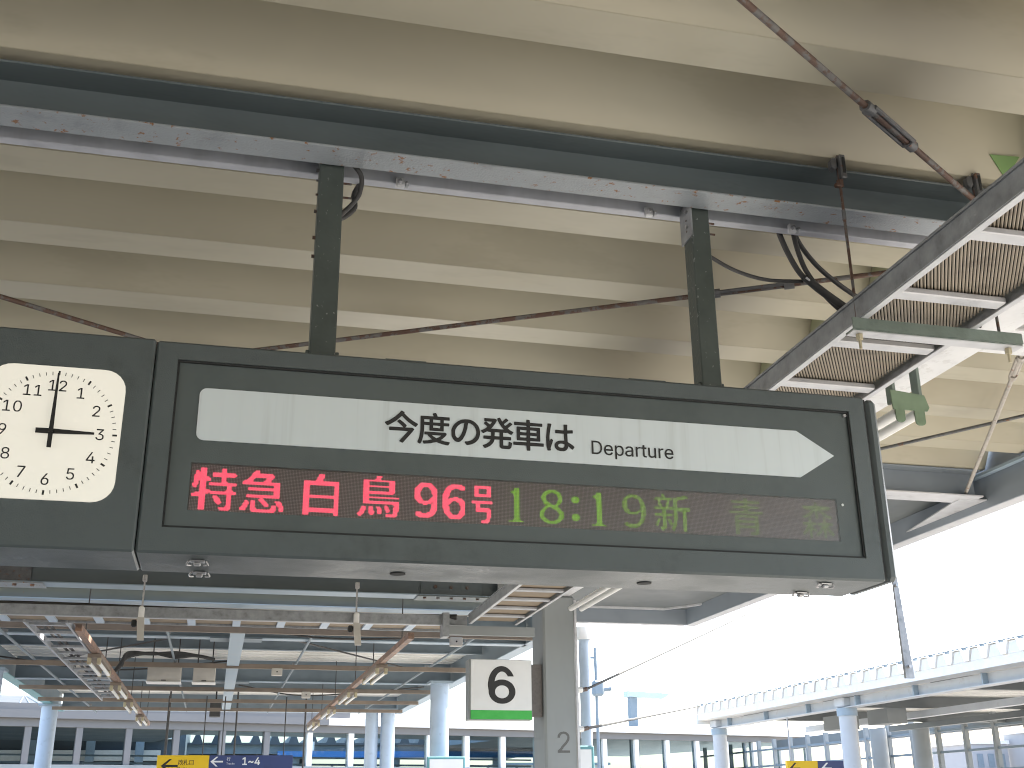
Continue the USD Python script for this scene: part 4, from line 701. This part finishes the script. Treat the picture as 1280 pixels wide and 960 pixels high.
# ---------------------------------------------------------------- glazed concourse across the end of the tracks
A0 = np.array([-6.0, 28.3]); DIR = np.array([18.5, 4.9]); LEN = 26.5; DIR = DIR / np.linalg.norm(DIR); ang = math.atan2(DIR[1], DIR[0])
def along(mesh):
    R = trimesh.transformations.rotation_matrix(ang, (0, 0, 1)); R[:2, 3] = A0; q = mesh.copy(); q.apply_transform(R); return q
t = thing('glazed_concourse', 'long glazed concourse front with pale mullions across the end of the platform', 'building', (3, 30.5, 0))
part(t, 'fascia', along(bx(-3, 9.0, -0.25, 0.25, 3.60, 3.78)), 'conc')
part(t, 'fascia', along(bx(9.002, LEN, -0.25, 0.25, 3.60, 3.78)), 'white')
part(t, 'upper_fascia', along(bx(-3, 9.6, -0.20, 0.20, 3.783, 3.925)), 'conc')
part(t, 'lintel', along(bx(-3, LEN, -0.12, 0.20, 3.42, 3.598)), 'conc')
part(t, 'sill', along(bx(-3, LEN, -0.14, 0.16, 2.48, 2.60)), 'screen')
part(t, 'lower_wall', along(bx(-3, LEN, -0.08, 0.10, 0, 2.478)), 'cabinet')
for k in range(-4, 22):
    s = 1.88 + 1.1155 * k
    part(t, 'mullion', along(bx(s - 0.07, s + 0.07, -0.10, 0.10, 2.602, 3.418)), 'white' if k > 5 else 'conc')  # left mullions take the paint with the shade in its colour
    part(t, 'pane', along(bx(s + 0.075, s + 1.04, -0.005, 0.005, 2.604, 3.416)), 'pane')
part(t, 'roof_slab', along(bx(-3, 6.2, 0.26, 7.0, 3.50, 3.72)), 'dark_hall')
part(t, 'roof_slab', along(bx(6.21, 15.5, 0.26, 3.2, 3.50, 3.72)), 'slate')
part(t, 'roof_slab', along(bx(15.51, LEN, 0.26, 12, 3.50, 3.72)), 'slate')
t = thing('hall_block', 'dark hall behind the left windows of the concourse', 'building', (-6, 38, 0))
part(t, 'wall', bx(-16, -0.9, 37.5, 44, 0, 4.2), 'dark_hall'); part(t, 'roof_edge', bx(-16, -1.2, 37.2, 37.49, 3.62, 3.70), 'white')
part(t, 'band', bx(-16, -1.6, 37.3, 37.49, 3.0, 3.3), 'cabinet')
for x in (-8.5, -6.9, -5.2, -3.6, -2.2): part(t, 'pillar', bx(x - 0.12, x + 0.12, 37.1, 37.29, 0, 3.6), 'slate')
t = thing('slate_roof', 'grey pitched roof rising above the left end of the concourse', 'roof', (-6, 33, 3.8))
rp = np.array([(-9, 30.6, 3.80), (-3.2, 31.9, 3.80), (-9, 35, 4.65), (-5.0, 35, 4.65), (-9, 37, 3.80), (-3.2, 37, 3.80)])
part(t, 'roof_slope', trimesh.convex.convex_hull(rp), 'roof_slate')
for k in range(9):
    x = -8.6 + 0.6 * k; y0 = 30.6 + (x + 9) * 0.225
    part(t, 'seam', cyl((x, y0, 3.815), (x - 0.5 if x < -5 else -5.0 - 0.3, 35, 4.66), 0.02, 6), 'slate')
# the toothed canopy behind the concourse
t = thing('toothed_canopy', 'canopy beyond the glazing whose ribbed roof edge shows as a row of teeth', 'canopy', (5, 44, 0))
for k in range(26):
    x = -3.4 + 0.62 * k
    part(t, 'roof_fold', xz_prism([(x, 3.66), (x + 0.16, 3.66), (x + 0.28, 3.96), (x + 0.38, 3.96), (x + 0.50, 3.66), (x + 0.6195, 3.66), (x + 0.6195, 3.60), (x, 3.60)], 40, 52), 'dark_hall')
part(t, 'edge_beam', bx(-3.4, 12.7, 40.2, 40.4, 3.32, 3.599), 'slate'); part(t, 'blue_band', bx(2.0, 12.7, 40.0, 40.19, 3.20, 3.40), 'blue')
for x in (-1.0, 2.6, 6.0, 9.6): part(t, 'post', cyl((x, 40.6, 0), (x, 40.6, 3.32), 0.17, 16), 'blue_steel')
part(t, 'back_wall', bx(-3.4, 4.0, 51.5, 51.9, 0, 3.6), 'dark_hall')
t = thing('exit_sign', 'small pale square sign with a green mark beyond the glazing', 'sign', (3.0, 39.5, 3))
part(t, 'plate', bx(2.86, 3.16, 39.6, 39.66, 3.40, 3.68), 'sign_white'); part(t, 'mark', facing(ctext('e', 0.16, True), 3.01, 39.595, 3.54), 'sign_green'); part(t, 'hanger', cyl((3.01, 39.63, 3.68), (3.01, 39.63, 3.85), 0.02, 6), 'slate')
for x0, x1, y, z, m, lab in ((0.8, 2.0, 47, 3.05, 'white', 'white block low behind the glazing at the left'), (4.6, 8.0, 48, 3.0, 'white', 'white vehicle-like block low behind the glazing'), (8.6, 11.2, 46, 2.95, 'cabinet', 'pale low block behind the glazing near the column'), (12.6, 17.5, 52, 3.35, 'cabinet', 'pale wall behind the glazing right of the column')):
    t = thing('distant_building', lab, 'building', ((x0 + x1) / 2, y, 0))
    part(t, 'wall', bx(x0, x1, y, y + 3, 0, z), m); part(t, 'roof_edge', bx(x0 - 0.1, x1 + 0.1, y - 0.1, y + 3.1, z, z + 0.1), 'slate')
t = thing('hand_rail', 'grey handrail with posts just inside the concourse glazing', 'railing', (2, 31.5, 0))
part(t, 'rail', along(bx(-2, 16, 1.6, 1.66, 2.68, 2.73)), 'screen'); part(t, 'rail', along(bx(-2, 16, 1.6, 1.66, 2.86, 2.90)), 'screen')
for k in range(19): part(t, 'post', along(bx(-1.6 + 0.95 * k, -1.55 + 0.95 * k, 1.6, 1.66, 0, 2.679)), 'screen')
# things standing above the concourse
t = thing('speaker_pole', 'thin blue pole with a loudspeaker box above the concourse', 'pole', (8.4, 27.5, 0))
part(t, 'pole', cyl((9.13, 27.8, 0), (9.13, 27.8, 5.35), 0.04, 8), 'slate'); part(t, 'arm', cyl((8.78, 27.8, 5.1), (9.13, 27.8, 5.1), 0.025, 8), 'slate')
part(t, 'box', bx(8.97, 9.25, 27.5, 27.74, 4.15, 4.53, 0.05), 'slate'); part(t, 'horn', cyl((9.25, 27.6, 4.3), (9.45, 27.6, 4.33), 0.05, 8), 'slate')
t = thing('lamp_post', 'blue square lamp post with a flat arm above the concourse', 'lamp post', (11.4, 33, 0))
part(t, 'post', bx(12.1, 12.32, 33.6, 33.85, 0, 4.80), 'slate'); part(t, 'arm', trimesh.convex.convex_hull(np.array([(12.0, 33.55, 4.86), (13.4, 33.55, 4.80), (12.0, 33.9, 4.86), (13.4, 33.9, 4.80), (12.0, 33.55, 4.70), (13.15, 33.55, 4.64), (12.0, 33.9, 4.70), (13.15, 33.9, 4.64)])), 'pale_blue')

# ---------------------------------------------------------------- canopy of the neighbouring platform
XC = 10.2
t = thing('neighbour_canopy', 'pale canopy of the neighbouring platform with scalloped roof edge and white gutter', 'canopy', (12.5, 17, 3.4))
nf = 40
for k in range(nf):
    y = 24.1 - 0.41 * (k + 1)
    pr_ = [(y, 3.46), (y + 0.10, 3.46), (y + 0.17, 3.63), (y + 0.34, 3.63), (y + 0.409, 3.462), (y + 0.409, 3.468), (y + 0.344, 3.636), (y + 0.166, 3.636), (y + 0.096, 3.466), (y, 3.466)]
    part(t, 'roof_fold', yz_prism(pr_, XC, 17.4), 'roof_white')
    part(t, 'rib_end', yz_prism([(y + 0.105, 3.462), (y + 0.168, 3.622), (y + 0.335, 3.622), (y + 0.402, 3.462)], XC + 0.03, XC + 0.036), 'white')
    part(t, 'edge_clip', bx(XC - 0.03, XC + 0.02, y + 0.03, y + 0.07, 3.615, 3.65), 'slate')
part(t, 'edge_wire', cyl((XC - 0.01, 7.7, 3.645), (XC - 0.01, 24.1, 3.645), 0.008, 6), 'slate')
part(t, 'gutter', join(bx(XC + 0.04, XC + 0.05, 7.6, 24.2, 3.33, 3.47), bx(XC + 0.05, XC + 0.40, 7.6, 24.2, 3.33, 3.34)), 'white')
part(t, 'end_box', bx(XC + 0.02, XC + 1.3, 24.11, 24.2, 3.25, 3.47), 'white')
be = part(t, 'edge_beam', join(bx(10.62, 10.64, 7.6, 24.1, 3.165, 3.325), bx(10.52, 10.74, 7.6, 24.1, 3.15, 3.164)), 'pale_grey')
for k in range(9):
    part(be, 'stiffener', bx(10.525, 10.619, 23.2 - 1.75 * k, 23.23 - 1.75 * k, 3.166, 3.325), 'blue_steel')
part(t, 'inner_beam', bx(12.8, 12.95, 7.6, 24.1, 3.10, 3.22), 'pale_grey')
part(t, 'inner_beam', bx(14.9, 15.05, 7.6, 24.1, 3.12, 3.24), 'soffit')
part(t, 'back_beam', bx(17.0, 17.2, 7.6, 34, 3.16, 3.46), 'soffit')
for k in range(5):
    y = 22.8 - 3.4 * k
    part(t, 'cross_beam', bx(10.75, 17.0, y - 0.06, y + 0.06, 3.25, 3.45), 'soffit')
for y0 in (19.4, 21.1, 14.4): part(t, 'hanging_case', bx(12.0, 12.4, y0, y0 + 0.7, 2.98, 3.25), 'screen')
for y, lab in ((23.9, 'farther round column of the neighbouring canopy at its left end'), (18.45, 'nearer round column of the neighbouring canopy')):
    t = thing('canopy_column', lab, 'column', (10.63, y, 0), 'columns of the neighbouring canopy')
    part(t, 'shaft', cyl((10.63, y, 0), (10.63, y, 3.02), 0.15, 24), 'pale_grey', smooth=40)
    part(t, 'collar', cyl((10.63, y, 3.02), (10.63, y, 3.149), 0.175, 24), 'blue_steel', smooth=40)
    part(t, 'head', bx(10.48, 10.76, y - 0.16, y + 0.16, 3.17, 3.33, 0.02), 'pale_grey')
t = thing('glazed_screen', 'glazed wind screen of grey posts and rails at the back of the neighbouring platform', 'wind screen', (16, 25, 0))
for k in range(18):
    y = 19.75 + 1.03 * k
    part(t, 'post', bx(15.95, 16.05, y - 0.05, y + 0.05, 0, 3.4), 'screen')
for z in (2.66, 2.24, 3.12): part(t, 'rail', bx(15.97, 16.03, 15.5, 38, z - 0.025, z + 0.025), 'slate')
for y in (25.9, 24.1):
    solo('grey_pillar', ('left' if y > 25 else 'right') + ' one of two thick grey pillars behind the neighbouring platform', 'pillar', cyl((15.7, y, 0), (15.7, y, 3.3), 0.2, 20), 'screen', smooth=40)
t = thing('direction_sign', 'yellow and blue hanging sign on the neighbouring platform', 'sign', (10.6, 20.6, 2))
part(t, 'yellow_board', bx(10.50, 11.13, 20.6, 20.68, 1.95, 2.36), 'yellow'); part(t, 'blue_board', bx(11.135, 12.0, 20.6, 20.68, 1.95, 2.36), 'navy')
part(t, 'arrow', facing(extr(Polygon([(-0.135, 0), (-0.01, 0.105), (0.03, 0.105), (-0.06, 0.02), (0.1, 0.02), (0.1, -0.02), (-0.06, -0.02), (0.03, -0.105), (-0.01, -0.105)]), 0.001), 10.66, 20.597, 2.22), 'ink')
part(t, 'arrow', facing(extr(Polygon([(-0.135, 0), (-0.01, 0.105), (0.03, 0.105), (-0.06, 0.02), (0.1, 0.02), (0.1, -0.02), (-0.06, -0.02), (0.03, -0.105), (-0.01, -0.105)]), 0.001), 11.32, 20.597, 2.22), 'sign_white')
for x in (10.6, 11.9): part(t, 'hanger', cyl((x, 20.64, 2.36), (x, 20.64, 3.15), 0.015, 8), 'galv')
for x, y, w, z, lab in ((62, 88, 3.5, 6.2, 'left grey-blue block far beyond the wind screen'), (66, 83, 7, 7.0, 'middle grey block far beyond the wind screen'), (68, 74, 9, 7.3, 'right grey block far beyond the wind screen')):
    t = thing('distant_building', lab, 'building', (x, y, 0))
    part(t, 'wall', bx(x, x + w, y, y + 6, -1.2, z), 'grey_build'); part(t, 'roof_edge', bx(x - 0.15, x + w + 0.15, y - 0.15, y + 6.15, z, z + 0.3), 'white')
    for i in range(3): part(t, 'window', bx(x + w * (0.12 + 0.3 * i), x + w * (0.28 + 0.3 * i), y - 0.06, y - 0.01, z - 1.9, z - 0.8), 'slate')
